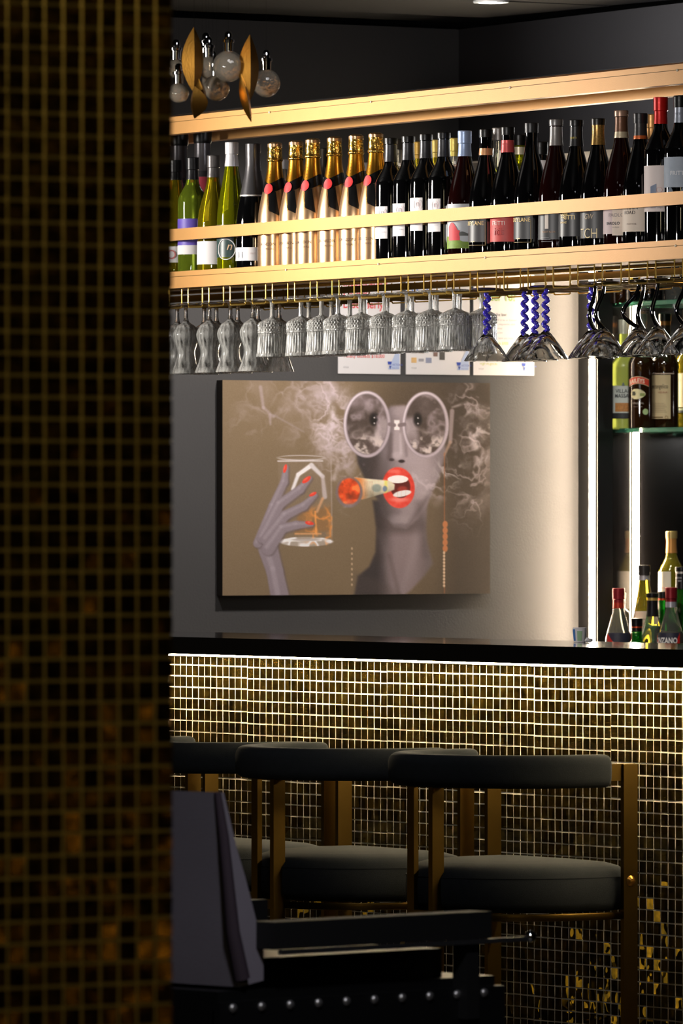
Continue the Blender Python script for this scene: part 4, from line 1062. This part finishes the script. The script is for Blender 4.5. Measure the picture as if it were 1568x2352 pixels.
# ================================================================== BACK BAR BOTTLES
BBN = math.atan2(RN[1], RN[0])
def bb_bottle(px, off, base, topy, kind, gl, name, label, group, caps=(), lab=(), txt=(), yaw=0, deco=None, rscale=1.0):
    x, y, Z = on_line(px, (0, EY-off), (1, 0)); H = zat(topy, Z)-base; Zf = Z-.035
    L = [(zat(b, Zf)-base, zat(a, Zf)-base, a0, a1, m) for (a, b, a0, a1, m) in lab]
    T = [(t[0], t[1], t[2], t[3], zat(t[4], Zf)-base)+tuple(t[5:]) for t in txt]
    return bottle((x, y, base), BBN+R(yaw), name, kind, gl, label, group, H, caps, L, T, deco=deco, rscale=rscale)
GS1 = 'liqueur bottles on the lower glass shelf'
S1 = 1.6425
vlab = pm('limoncello_label', (206, 212, 204), .6, var=.04)
def villa_deco(t, prof, parts, H):
    patch(prof, lambda u, v: (R(20)+R(70)*u, .048+.025*v), 10, 3, .0016).build('print', pm('print_ochre', (190, 130, 70), .6, var=.5, vscale=200), parts[0])
    patch(prof, lambda u, v: (R(-40)+R(130)*u, .028+.016*v), 16, 2, .0016).build('print', flat_inks((48, 50, 52)), parts[0])
    z = .128; r = rad(prof, z)+.0016; a = R(58)
    patch(prof, lambda u, v: (R(52)+R(14)*u, .122+.010*v*math.sin(math.pi*(u*.98+.01))), 8, 2, .0017).build('emblem', flat_inks((110, 124, 116)), parts[0])
bb_bottle(1432, .05, S1, 735, 'liqueur', 'lemon', 'liqueur_bottle', 'frosted pale yellow-green limoncello bottle at the left end of the lower glass shelf', GS1,
          ((0, .04, (220, 220, 200), False),), [(886, 957, -60, 100, vlab)], [(0, 'VILLA', .0150, 78, 902, (62, 66, 70), .01, 0, .95), (0, 'MASSA', .0150, 84, 913, (62, 66, 70), .01, 0, .95)], deco=villa_deco, rscale=.92)
def cream_deco(t, prof, parts, H):
    z0 = .1235
    def arc(u): return .014*math.sin(math.pi*min(1, max(0, u)))
    p = patch(prof, lambda u, v: (R(2)+R(92)*u, z0-.010+arc(.12+.76*u)+.021*v), 18, 3, .0010).build('label', flat_inks((214, 70, 52)), t, 60)
    patch(prof, lambda u, v: (R(2)+R(92)*u, z0-.010+arc(.12+.76*u)+.0012*v), 18, 1, .0014).build('border', flat_inks((236, 210, 170)), p)
    patch(prof, lambda u, v: (R(2)+R(92)*u, z0-.010+arc(.12+.76*u)+.0198+.0012*v), 18, 1, .0014).build('border', flat_inks((236, 210, 170)), p)
    vs, fs, wd = text_geo('BAILEYS', .0165, .02, 0, .82)
    r = .039; out = []
    for (a, b) in vs:
        an_ = R(6)+a/r; u = (an_-R(2))/R(92); rr = rad(prof, z0)+.0016; out.append((rr*math.cos(an_), rr*math.sin(an_), z0-.006+arc(.12+.76*u)+b))
    MB().add(out, fs).build('lettering', flat_inks((246, 226, 200)), p)
    vs = [(0, 0, 0)]; n = 28; zc = .098; r_ = rad(prof, zc)+.0012; vs = [(r_*math.cos(R(47)), r_*math.sin(R(47)), zc)]
    for i in range(n):
        a = 2*math.pi*i/n; aa = R(47)+.56*math.cos(a); vs.append((r_*math.cos(aa), r_*math.sin(aa), zc+.0145*math.sin(a)*(1-.25*math.cos(a))))
    e = MB().add(vs, [(0, 1+i, 1+(i+1) % n) for i in range(n)]).build('emblem', pm('cream_landscape', (226, 216, 170), .6, var=.25, vscale=150), t, 80)
    patch(prof, lambda u, v: (R(22)+R(14)*u, .094+.011*v), 4, 3, .0018).build('print', flat_inks((60, 62, 50)), e)
    patch(prof, lambda u, v: (R(56)+R(20)*u, .092+.008*v), 4, 3, .0018).build('print', flat_inks((150, 160, 90)), e)
    wrap_text(prof, 'ORIGINAL', .0075, R(72), .069, 0, 0, eps=.001).build('lettering', flat_inks((170, 160, 150)), t)
    wrap_text(prof, 'Irish Cream', .0055, R(66), .060, 0, 0, eps=.001).build('lettering', flat_inks((140, 130, 120)), t)
    zc = .047; r_ = rad(prof, zc)+.0012; vs = [(r_*math.cos(R(79)), r_*math.sin(R(79)), zc)]
    for i in range(20):
        a = 2*math.pi*i/20; aa = R(79)+.0085*math.cos(a)/r_; vs.append((r_*math.cos(aa), r_*math.sin(aa), zc+.0088*math.sin(a)))
    MB().add(vs, [(0, 1+i, 1+(i+1) % 20) for i in range(20)]).build('sticker', flat_inks((176, 196, 140)), t, 80)
bb_bottle(1472, .11, S1, 722, 'liqueur', 'brown', 'liqueur_bottle', 'dark brown cream liqueur bottle with red arched label and green round sticker', GS1, ((0, .04, (150, 140, 134), False),), deco=cream_deco, yaw=0)
def ang_deco(t, prof, parts, H):
    for i in range(6):
        patch(prof, lambda u, v: (R(8)+R(60-5*(i % 3))*u, .046+.005*i+.0008*v), 12, 1, .0016).build('mark', flat_inks((170, 150, 120)), parts[0])
    patch(prof, lambda u, v: (R(0)+R(52)*u, .030+.003*v), 12, 1, .0016).build('mark', flat_inks((120, 90, 50)), parts[0])
    pts = []
    for i in range(16):
        a = 2*math.pi*i/16; aa = R(66)+.0038*math.cos(a)/.034; z = .031+.0042*math.sin(a); r = rad(prof, z)+.0014; pts.append((r*math.cos(aa), r*math.sin(aa), z))
    MB().tube(pts, .0006, 4, True).build('emblem', flat_inks((150, 110, 50)), parts[0])
bb_bottle(1527, .13, S1, 722, 'liqueur', 'brown', 'liqueur_bottle', 'brown hazelnut liqueur bottle with tall cream label, right of the red-labelled one', GS1,
          ((0, .020, (30, 28, 28), True), (.020, .032, (150, 96, 40), False), (.032, .05, (60, 44, 30), False)), [(861, 962, -30, 84, pm('tan_label', (222, 196, 152), .55, var=.06)), (857, 859, -60, 100, flat_inks((226, 200, 180)))],
          [(0, 'Frangelico', .0185, 72, 892, (84, 74, 60), 0, 0, .62), (0, 'LIQUEUR', .0068, 70, 903, (176, 96, 80))], deco=ang_deco)
def mal_deco(t, prof, parts, H):
    patch(prof, lambda u, v: (R(-30)+R(120)*u, .052+(.012+.006*math.sin(7*u))*v), 16, 3, .0016).build('print', flat_inks((150, 160, 130)), parts[0])
    patch(prof, lambda u, v: (R(-30)+R(130)*u, .046+.006*v), 16, 1, .0017).build('print', flat_inks((60, 62, 70)), parts[0])
bb_bottle(1582, .12, S1, 712, 'liqueur', 'yellow', 'liqueur_bottle', 'clear gold bottle with pale yellow label at the right edge of the lower glass shelf', GS1,
          ((0, .04, (170, 130, 60), False),), [(857, 935, -40, 100, pm('pale_yellow_label', (232, 222, 176), .6, var=.05))], [(0, 'MALIBU', .013, 50, 876, (176, 166, 130))], deco=mal_deco, yaw=-25)
GS2 = 'bottles on the upper glass shelf'
S2 = 2.0055
def spots(t, prof, parts, H): pass
yl_m = pm('yellow_label', (240, 206, 40), .6, var=.03)
bb_bottle(1428, .06, S2, 470, 'liqueur', 'brown', 'spirit_bottle', 'dark bottle with round white label at the left end of the upper glass shelf', GS2, ((0, .04, BK, False),), [(620, 652, 20, 96, white_m)])
bb_bottle(1459, .10, S2, 460, 'square', 'black', 'spirit_bottle', 'black bottle with yellow and white slanting label seen through the brass rails', GS2, ((0, .04, BK, False),), [(612, 643, 0, 48, yl_m), (636, 650, -10, 30, white_m)], [(0, 'S', .014, 84, 640, (240, 170, 20), .02)])
bb_bottle(1493, .13, S2, 452, 'liqueur', 'black', 'spirit_bottle', 'dark bottle with red and white label seen through the brass rails', GS2, ((0, .04, (150, 30, 30), False),), [(630, 644, 10, 80, white_m), (622, 629, 20, 60, flat_inks((200, 40, 40)))], [(0, 'RUM', .008, 70, 641, (220, 70, 60), .02)])
bb_bottle(1523, .07, S2, 455, 'square', 'brown', 'spirit_bottle', 'slim brown bottle with small white label on the upper glass shelf', GS2, ((0, .03, BK, False),), [(630, 641, 30, 60, white_m)])
bb_bottle(1551, .13, S2, 448, 'magnum', 'clear', 'spirit_bottle', 'broad clear tequila bottle with large cream label on the upper glass shelf', GS2, ((0, .05, (60, 50, 40), False),), [(619, 646, -20, 80, pm('parchment_label', (232, 222, 206), .6, var=.03))],
          [(0, 'Don Julio', .015, 72, 630, (90, 76, 60), 0, .25, .9)], rscale=.8)
G3 = 'bottles on the back counter beside the light strip'
K0, K1 = .8805, 1.0105
cz_n = pm('navy_label', (36, 38, 58), .5, var=.05); cz_r = flat_inks((204, 40, 38))
def cin_deco(t, prof, parts, H):
    zb_, zt_ = .122, .170
    def tri(a0, a1, flip):
        n = 8; vs = []; 
        for i in range(n+1):
            a = R(a0+(a1-a0)*i/n); f = i/n if flip else 1-i/n; r = rad(prof, zb_)+.0015
            vs += [(r*math.cos(a), r*math.sin(a), zb_), (r*math.cos(a), r*math.sin(a), zb_+(zt_-zb_)*f)]
        MB().add(vs, [(2*i, 2*i+2, 2*i+3, 2*i+1) for i in range(n)]).build('print', cz_r, parts[0])
    tri(60, 98, True); tri(-20, 34, False)
    wrap_text(prof, 'CINZANO', .0215, R(88), zb_+.012, .03, 0, .80, eps=.0022).build('lettering', flat_inks((240, 238, 240)), parts[0])
for px, off, ty, lab, yw in ((1420, .14, 1352, 'clear vermouth bottle with red cap, beside the pilaster at the left', 35), (1541, .34, 1350, 'clear vermouth bottle with red and white cap and navy and red CINZANO label', 0)):
    bb_bottle(px, off, K0, ty, 'vermouth', 'clear', 'vermouth_bottle', lab, G3, ((0, .040, (150, 34, 44), True), (.040, .056, (190, 186, 196) if px > 1500 else (196, 60, 40), False)),
              [], [], yaw=yw, deco=None)
    t_ = bpy.context.scene.collection.objects[-1]
prof_v, Hv, _ = shape('vermouth')
for t_ in [o for o in COL.objects if o.name.startswith('vermouth_bottle')]:
    x, y, z_ = t_.location; Z = x*FW[0]+y*FW[1]
    base = K0; zt_ = zat(1453, Z)-base; zb_ = zat(1492, Z)-base
    pv = [(r, z*1.0) for r, z in prof_v]
    L = patch(pv, lambda u, v: (R(-30)+R(128)*u, zb_+(zt_-zb_)*v), 22, 3, .001).build('label', cz_n, t_, 60)
    def tri(a0, a1, flip):
        n = 8; vs = []
        for i in range(n+1):
            a = R(a0+(a1-a0)*i/n); f = i/n if flip else 1-i/n; r = .0385+.0016
            vs += [(r*math.cos(a), r*math.sin(a), zb_), (r*math.cos(a), r*math.sin(a), zb_+(zt_-zb_)*f)]
        MB().add(vs, [(2*i, 2*i+2, 2*i+3, 2*i+1) for i in range(n)]).build('print', cz_r, L)
    tri(66, 98, True); tri(-28, 30, False)
    if t_.name == 'vermouth_bottle.001': wrap_text(pv, 'CINZANO', .0225, R(86), zat(1477, Z)-base, .03, 0, .74, eps=.0024).build('lettering', flat_inks((240, 238, 240)), L)
bb_bottle(1427, .06, K1, 1362, 'square', 'clear', 'wine_bottle', 'clear bottle closed with a cork and pourer beside the pilaster', G3, ((0, .016, (206, 190, 140), False),), rscale=.7)
bb_bottle(1479, .12, K0, 1299, 'hock', 'yellow', 'wine_bottle', 'yellow-green wine bottle with dark cap standing before the second light strip', G3,
          ((0, .028, (58, 54, 52), False), (.028, .042, (190, 186, 190), False)), [(1404, 1450, -40, 92, pm('beige_label', (206, 184, 160), .6, var=.05))], [(0, 'INSIGNIA', .006, 78, 1424, (90, 60, 60)), (0, 'RESERVE', .005, 76, 1434, (170, 60, 60))], rscale=1.05)
bb_bottle(1462, .28, K0, 1421, 'square', 'emerald', 'spirit_bottle', 'small green bottle with black cap and orange line, lowest of the group', G3, ((0, .022, (20, 18, 18), False), (.022, .026, (220, 80, 30), False), (.026, .036, (20, 18, 18), False)))
bb_bottle(1498, .24, K0, 1363, 'vermouth', 'clear', 'spirit_bottle', 'clear bottle with black capsule and gold ring left of the CINZANO bottle', G3,
          ((0, .012, BK, False), (.012, .020, (200, 170, 90), False), (.020, .066, (24, 24, 28), False)), [], [(None, 'LONDON', .006, 60, 1390, (200, 200, 206), .02), (None, 'GIN', .006, 56, 1397, (200, 200, 206), .02)])
bb_bottle(1523, .22, K0, 1360, 'square', 'emerald', 'spirit_bottle', 'green herbal liqueur bottle with black and orange cap behind the CINZANO bottle', G3, ((0, .018, BK, False), (.018, .023, (214, 70, 30), False)))
def moon(t, prof, parts, H):
    pass
bb_bottle(1541.5, .10, K1, 1221, 'bordeaux', 'yellow', 'wine_bottle', 'tallest white wine bottle with golden capsule at the back right', G3,
          ((0, .020, (206, 176, 110), True), (.020, .062, (222, 156, 84), False)), [(1313, 1400, -50, 58, pm('pale_cream_label', (240, 228, 214), .6, var=.03))], [(0, 'CHARDONNAY', .005, 54, 1352, (200, 90, 90))])
bb_bottle(1566, .30, K0, 1303, 'vermouth', 'emerald', 'spirit_bottle', 'green bottle with long black labelled capsule at the right edge of the photo', G3,
          ((0, .012, BK, False), (.012, .018, (200, 196, 190), False), (.018, .062, (20, 20, 24), False)), [(1455, 1495, -40, 100, pm('sage_label', (170, 184, 160), .6))], [(None, 'LONDON', .006, 56, 1329, (190, 190, 196), .02), (None, 'GIN', .006, 52, 1336, (190, 190, 196), .02)], rscale=1.15)

# things on the bar top by the pilaster
ct = 1.1015
x, y, Z = on_line(1331, (10.50, 0), (0, 1))
t = thing('sugar_pot', 'small white paper pot with blue and green print on the bar top', 'pot', (x, y, ct), R(-50))
MB().lathe([(0, 0), (.0135, 0), (.0165, .034), (.0150, .034), (.0125, .003), (0, .003)], 24, cap=False).build('cup', white_m, t, 30)
MB().add([(.0142*math.cos(a), .0142*math.sin(a), z) if z < .02 else (.0167*math.cos(a), .0167*math.sin(a), z) for a in [R(200+i*6) for i in range(8)] for z in (.003, .030)],
         [(2*i, 2*i+2, 2*i+3, 2*i+1) for i in range(7)]).build('print', flat_inks((50, 110, 180)), t)
MB().add([(.0142*math.cos(a), .0142*math.sin(a), z) if z < .02 else (.0167*math.cos(a), .0167*math.sin(a), z) for a in [R(262+i*6) for i in range(8)] for z in (.003, .026)],
         [(2*i, 2*i+2, 2*i+3, 2*i+1) for i in range(7)]).build('print', flat_inks((170, 206, 160)), t)
x, y, Z = on_line(1352, (10.49, 0), (0, 1))
rs = random.Random(3); vs = []
bmx = bmesh.new(); bmesh.ops.create_icosphere(bmx, subdivisions=2, radius=.009)
for v in bmx.verts: v.co = v.co*(1+rs.uniform(-.25, .25)); v.co.z = max(v.co.z*.7, -.005)
mex = bpy.data.meshes.new('crumpled_napkin'); bmx.to_mesh(mex); bmx.free(); mex.materials.append(white_m)
link('crumpled_napkin', mex, None, (x, y, ct+.005), label='tiny crumpled white napkin on the bar top right of the paper pot', cat='napkin')

# ================================================================== BAR STOOLS
def rrect(w_, h_, r, n=4):
    pts = []
    for (cx, cz, a0) in ((w_/2-r, h_/2-r, 0), (-w_/2+r, h_/2-r, 90), (-w_/2+r, -h_/2+r, 180), (w_/2-r, -h_/2+r, 270)):
        for i in range(n+1):
            a = R(a0+90*i/n); pts.append((cx+r*math.cos(a), cz+r*math.sin(a)))
    return pts
def sweep(path, sec, z, endround=.012):
    m = MB(); n = len(path); k = len(sec); vs = []
    rings = []
    for i, (x, y) in enumerate(path):
        a = path[max(i-1, 0)]; b = path[min(i+1, n-1)]; tx, ty = b[0]-a[0], b[1]-a[1]; L = math.hypot(tx, ty); tx /= L; ty /= L
        rings.append((x, y, ty, -tx, tx, ty, 1.0))
    f = rings[0]; l = rings[-1]
    pre = [(f[0]-f[4]*endround*e, f[1]-f[5]*endround*e, f[2], f[3], f[4], f[5], s_) for e, s_ in ((1, .55), (.85, .8), (.5, .94))]
    post = [(l[0]+l[4]*endround*e, l[1]+l[5]*endround*e, l[2], l[3], l[4], l[5], s_) for e, s_ in ((.5, .94), (.85, .8), (1, .55))]
    rings = pre+rings+post
    for (x, y, nx, ny, tx, ty, s_) in rings:
        for (a, b) in sec: vs.append((x+nx*a*s_, y+ny*a*s_, z+b*(.6+.4*s_ if s_ < 1 else 1)))
    fs = []
    for i in range(len(rings)-1):
        for j in range(k): fs.append((i*k+j, i*k+(j+1) % k, (i+1)*k+(j+1) % k, (i+1)*k+j))
    fs.append(tuple(range(k))); fs.append(tuple((len(rings)-1)*k+j for j in reversed(range(k))))
    return m.add(vs, fs)
# local frame: origin on the floor under the centre of the back's half circle, +x towards the bar
def stool():
    t = thing('bar_stool', 'x', 'stool', (0, 0, 0))
    Rc = .250
    path = [(.052, -Rc), (.02, -Rc)]+[(-Rc*math.sin(R(a)), -Rc*math.cos(R(a))) for a in range(0, 181, 9)]+[(.02, Rc), (.052, Rc)]
    sweep(path, rrect(.058, .072, .022), .842).build('backrest', velvet_m, t, 60)
    for s in (-1, 1):
        MB().box((.0925, s*Rc, .8385), (.090, .012, .037)).build('arm_rail', stoolbrass_m, t)
        l = MB().box((.1205, s*.257, .428), (.037, .012, .856)).build('leg', stoolbrass_m, t)
        if s < 0: MB().lathe([(0, -.004), (.010, -.003), (.012, 0), (.006, .006), (0, .007)], 12, c=(0, 0, 0)).build('bolt', brass_m, l, 30).matrix_local = Matrix.Translation((.1205, s*.257-.007, .602)) @ Matrix.Rotation(R(90), 4, 'X')
    MB().box((-.242, -.0446, .405), (.030, .016, .810)).build('leg', stoolbrass_m, t)
    MB().box((-.242, .0446, .405), (.012, .026, .810)).build('leg', stoolbrass_m, t)
    MB().box((-.242, 0, .527), (.012, .066, .022)).build('rear_crossbar', stoolbrass_m, t)
    # seat
    R2 = .242; out = []
    for a in range(0, 181, 10): out.append((-R2*math.sin(R(a)), -R2*math.cos(R(a))))
    for (cx, cy_, a0) in ((.105, R2-.05, 90), (.105, -R2+.05, 0)):
        for i in range(5): a = R(a0-90*i/4); out.append((cx+.05*math.cos(a), cy_+.05*math.sin(a)))
    n = len(out); cx = -.02; vs = []; fs = []
    rings = [(.86, .535), (.965, .540), (.995, .556), (1.0, .58), (.995, .608), (.985, .613), (.97, .621), (.92, .633), (.8, .641), (.55, .646), (.25, .647)]
    for (s_, z) in rings:
        for (x, y) in out: vs.append((cx+(x-cx)*s_, y*s_, z))
    for i in range(len(rings)-1):
        for j in range(n): fs.append((i*n+j, i*n+(j+1) % n, (i+1)*n+(j+1) % n, (i+1)*n+j))
    fs.append(tuple(reversed(range(n)))); fs.append(tuple((len(rings)-1)*n+j for j in range(n)))
    st = MB().add(vs, fs).build('seat', velvet_m, t, 60)
    MB().tube([(cx+(x-cx)*.992, y*.992, .6105) for x, y in out], .0016, 6, True).build('piping', velvet_m, st, 60)
    fr = [(.125, -.235)]+[(-.232*math.sin(R(a)), -.232*math.cos(R(a))) for a in range(0, 181, 15)]+[(.125, .235)]
    sweep(fr, rrect(.010, .016, .002, 2), .526, .001).build('seat_frame', stoolbrass_m, t, 40)
    fr = [(.11, -.246)]+[(-.240*math.sin(R(a)), -.240*math.cos(R(a))) for a in range(0, 181, 15)]+[(.11, .246)]
    sweep(fr, rrect(.014, .014, .003, 2), .20, .001).build('footrest', stoolbrass_m, t, 40)
    MB().box((.1205, 0, .20), (.014, .50, .014)).build('footrest', stoolbrass_m, t)
    return t
st0 = stool()
SG = 'charcoal upholstered bar stools along the bar'
st0.location = (9.8095, 13.862, 0); st0['label'] = 'charcoal bar stool with curved back and brass legs, nearest, at the right'; st0['group'] = SG
dup(st0, (9.795, 14.452, 0), R(-2.0), 'charcoal bar stool with curved back and brass legs, in the middle', SG)
dup(st0, (9.80, 15.010, 0), R(-1.0), 'charcoal bar stool with curved back, third from the right, behind the grey chair', SG)
dup(st0, (9.80, 15.590, 0), 0, 'charcoal bar stool mostly hidden by the tiled pillar, farthest along the bar', SG)

# ================================================================== FOREGROUND CHAIR
CB = R(79.8); a_ = (math.sin(CB), math.cos(CB))        # chair faces this way
cx_, cy_, _ = at(500, 13.0)
ch = thing('dining_armchair', 'black studded armchair with grey upholstered back, out of focus in front of the stools', 'chair', (cx_, cy_, 0), math.atan2(a_[1], a_[0]))
# local: +x forward, +y to the chair's left (away from the camera), origin at the near rear corner of the back
greyf = pm('grey_linen', (120, 114, 124), .95, bump=.4, bscale=500, var=.06)
blkl = pm('black_leather', (12, 12, 13), .42, bump=.2, bscale=200)
def wedge(pts_side, y0, y1):
    n = len(pts_side); vs = [(x, y0, z) for x, z in pts_side]+[(x, y1, z) for x, z in pts_side]
    fs = [tuple(range(n)), tuple(reversed(range(n, 2*n)))]+[(i, n+i, n+(i+1) % n, (i+1) % n) for i in range(n)]
    return MB().add(vs, fs)
side = [(-.010, .935), (.010, .934), (.022, .89), (.038, .84), (.058, .79), (.076, .735), (.098, .668), (.072, .640), (.055, .612), (-.0, .606), (.020, .70), (.008, .80)]
bk = MB()
for (y0_, y1_) in ((0.0, .52),): pass
side_f = [(.010, .934), (.024, .89), (.040, .84), (.060, .79), (.079, .735), (.102, .668), (.102, .615), (.045, .606), (.036, .66), (.026, .74), (.014, .82), (-.008, .935)]
wedge(side_f, -.004, .52).build('backrest', greyf, ch, 40)
MB().tube([(-.006, -.006, .935), (.008, -.006, .86), (.018, -.007, .78), (.028, -.007, .70), (.050, -.006, .62)], [.006, .009, .010, .012, .014], 8).build('piping', pm('plum_piping', (52, 40, 50), .8), ch, 60)
MB().box((.33, .26, .545), (.66, .52, .11)).build('seat', blkl, ch)
MB().box((.31, .26, .625), (.50, .46, .05)).build('seat_cushion', blkl, ch)
pad_m = pm('black_arm_leather', (10, 10, 11), .6, bump=.2, bscale=200)
for s_, yy in ((0, -.02), (1, .54)):
    am = MB().box((.345, yy, .692), (.52, .055, .046)).build('armrest', pad_m, ch)
    MB().box((.40, yy-.026, .664), (.60, .008, .008)).build('arm_rail', pm('dull_steel', (96, 96, 98), .45, .9), am, label='slim steel rail under the armrest')
    if s_ == 0: MB().lathe([(0, -.011), (.008, -.008), (.011, 0), (.008, .008), (0, .011)], 12, c=(.702, -.046, .668)).build('knob', chrome_m, am, 60)
    MB().box((.57, yy, .60), (.03, .035, .14)).build('arm_post', pad_m, ch)
MB().box((.33, -.008, .548), (.68, .014, .07)).build('apron', blkl, ch)
stud = MB().lathe([(.0085, -.0), (.0078, -.003), (.004, -.0055), (0, -.006)], 12, cap=False).mesh('stud', pm('dull_nail_head', (170, 168, 168), .38, .9), 60)
for i in range(10):
    px = 521+i*64
    lx = .020+.0665*i
    o = link('stud', stud, ch, (lx, -.0155, .572)); o.rotation_euler = (R(-90), 0, 0)
for lx, ly in ((.02, .02), (.58, .02), (.02, .50), (.58, .50)):
    MB().lathe([(.014, 0), (.022, .50)], 12, c=(lx, ly, 0)).build('leg', black_m, ch, 40)

# ================================================================== CHANDELIER
HZ = 16.0
hx, hy, _ = at(520, HZ)
chd = thing('pendant_chandelier', 'hanging cluster of clear crackle glass globes and folded brass leaves at the upper left', 'chandelier', (hx, hy, 2.78))
HR = -YAW
crackle = pm('crackle_glass', (236, 222, 200), .06, 0, .80, 1.45, bump=.9, bscale=70, var=.1, vscale=40)
S = HZ/F
def cpos(px, py, dz=0): return ((px-520)*S*RT[0]+dz*FW[0], (px-520)*S*RT[1]+dz*FW[1], zat(py, HZ)-2.78)
def globe(px, py, r, dz, cap=True):
    rr = r*S; p = cpos(px, py, dz)
    g = MB().lathe([(0, -rr)]+[(rr*math.cos(R(a)), rr*math.sin(R(a))) for a in range(-80, 71, 10)]+[(rr*.25, rr*.97), (rr*.25-.0012, rr*.97)] +
                   [((rr-.0015)*math.cos(R(a)), (rr-.0015)*math.sin(R(a))) for a in range(70, -81, -10)]+[(0, -rr+.0015)], 32, cap=False).build('globe', crackle, chd, 60, loc=p)
    h = .030
    MB().lathe([(0, rr*.93), (.0095, rr*.93), (.0100, rr*.93+.018), (.0125, rr*.93+.019), (.0125, rr*.93+.024), (.0075, rr*.93+.026), (.0075, rr*.93+.036), (.0045, rr*.93+.041), (0, rr*.93+.042)], 20, cap=False).build('cap', chrome_m, g, 40)
    MB().tube([(p[0], p[1], p[2]+rr+.04), (p[0], p[1], 0)], .00012, 4).build('wire', pm('dark_wire', (16, 16, 16), .9, spec=0), chd)
for a in ((404, 156, 22, .02), (411, 215, 23, -.03), (478, 152, 27, .06), (486, 178, 24, .10), (497, 203, 30, -.02), (525, 156, 36, -.06), (611, 191, 32, 0), (470, 130, 20, .14)): globe(*a)
def leaf(px, yt, yb, hw, dz, tilt=0.0, turn=0.0, fold=.95):
    zt_ = zat(yt, HZ)-2.78; zb_ = zat(yb, HZ)-2.78; hh = (zt_-zb_)/2; w_ = hw*S*1.25; d = w_*fold
    n = 10; vs = []
    for i in range(n+1):
        t_ = i/n; z = -hh+2*hh*t_; k = math.sin(math.pi*min(1, max(0, t_)))**.9
        bow = .010*math.sin(math.pi*t_)
        vs += [(-w_*k, d*k+bow*0, z), (0, 0-bow, z), (w_*k, d*k, z)]
    vs2 = [(x, y+.0012, z) for x, y, z in vs]; m_ = len(vs); fs = []
    for i in range(n):
        for j in (0, 1):
            a = i*3+j; fs += [(a, a+1, a+4, a+3), (m_+a, m_+a+3, m_+a+4, m_+a+1)]
        fs += [(i*3, i*3+3, m_+i*3+3, m_+i*3), (i*3+2, m_+i*3+2, m_+i*3+5, i*3+5)]
    x, y, _ = cpos(px, 0, dz)
    o = MB().add(vs+vs2, fs).build('leaf', brass_m, chd, 30, loc=(x, y, (zt_+zb_)/2))
    o.rotation_euler = (0, tilt, HR+turn)
    MB().tube([(x, y, zt_), (x, y, 0)], .00012, 4).build('wire', pm('dark_wire', (16, 16, 16), .9, spec=0), chd)
leaf(447, 68, 219, 20, -.09, 0, .15); leaf(449, 205, 279, 18, -.12, 0, -.5); leaf(575, 85, 238, 19, -.09, 0, .15)
leaf(567, 176, 290, 9, -.14, -.22, .3); leaf(466, 186, 248, 9, -.10, -.25, .3)
MB().lathe([(0, -.02), (.16, -.02), (.17, 0), (0, 0)], 32, cap=False).build('ceiling_plate', black_m, chd, 30)

for o in list(COL.objects):
    if o.type == 'EMPTY': o.empty_display_size = .05
print('objects', len(COL.objects))
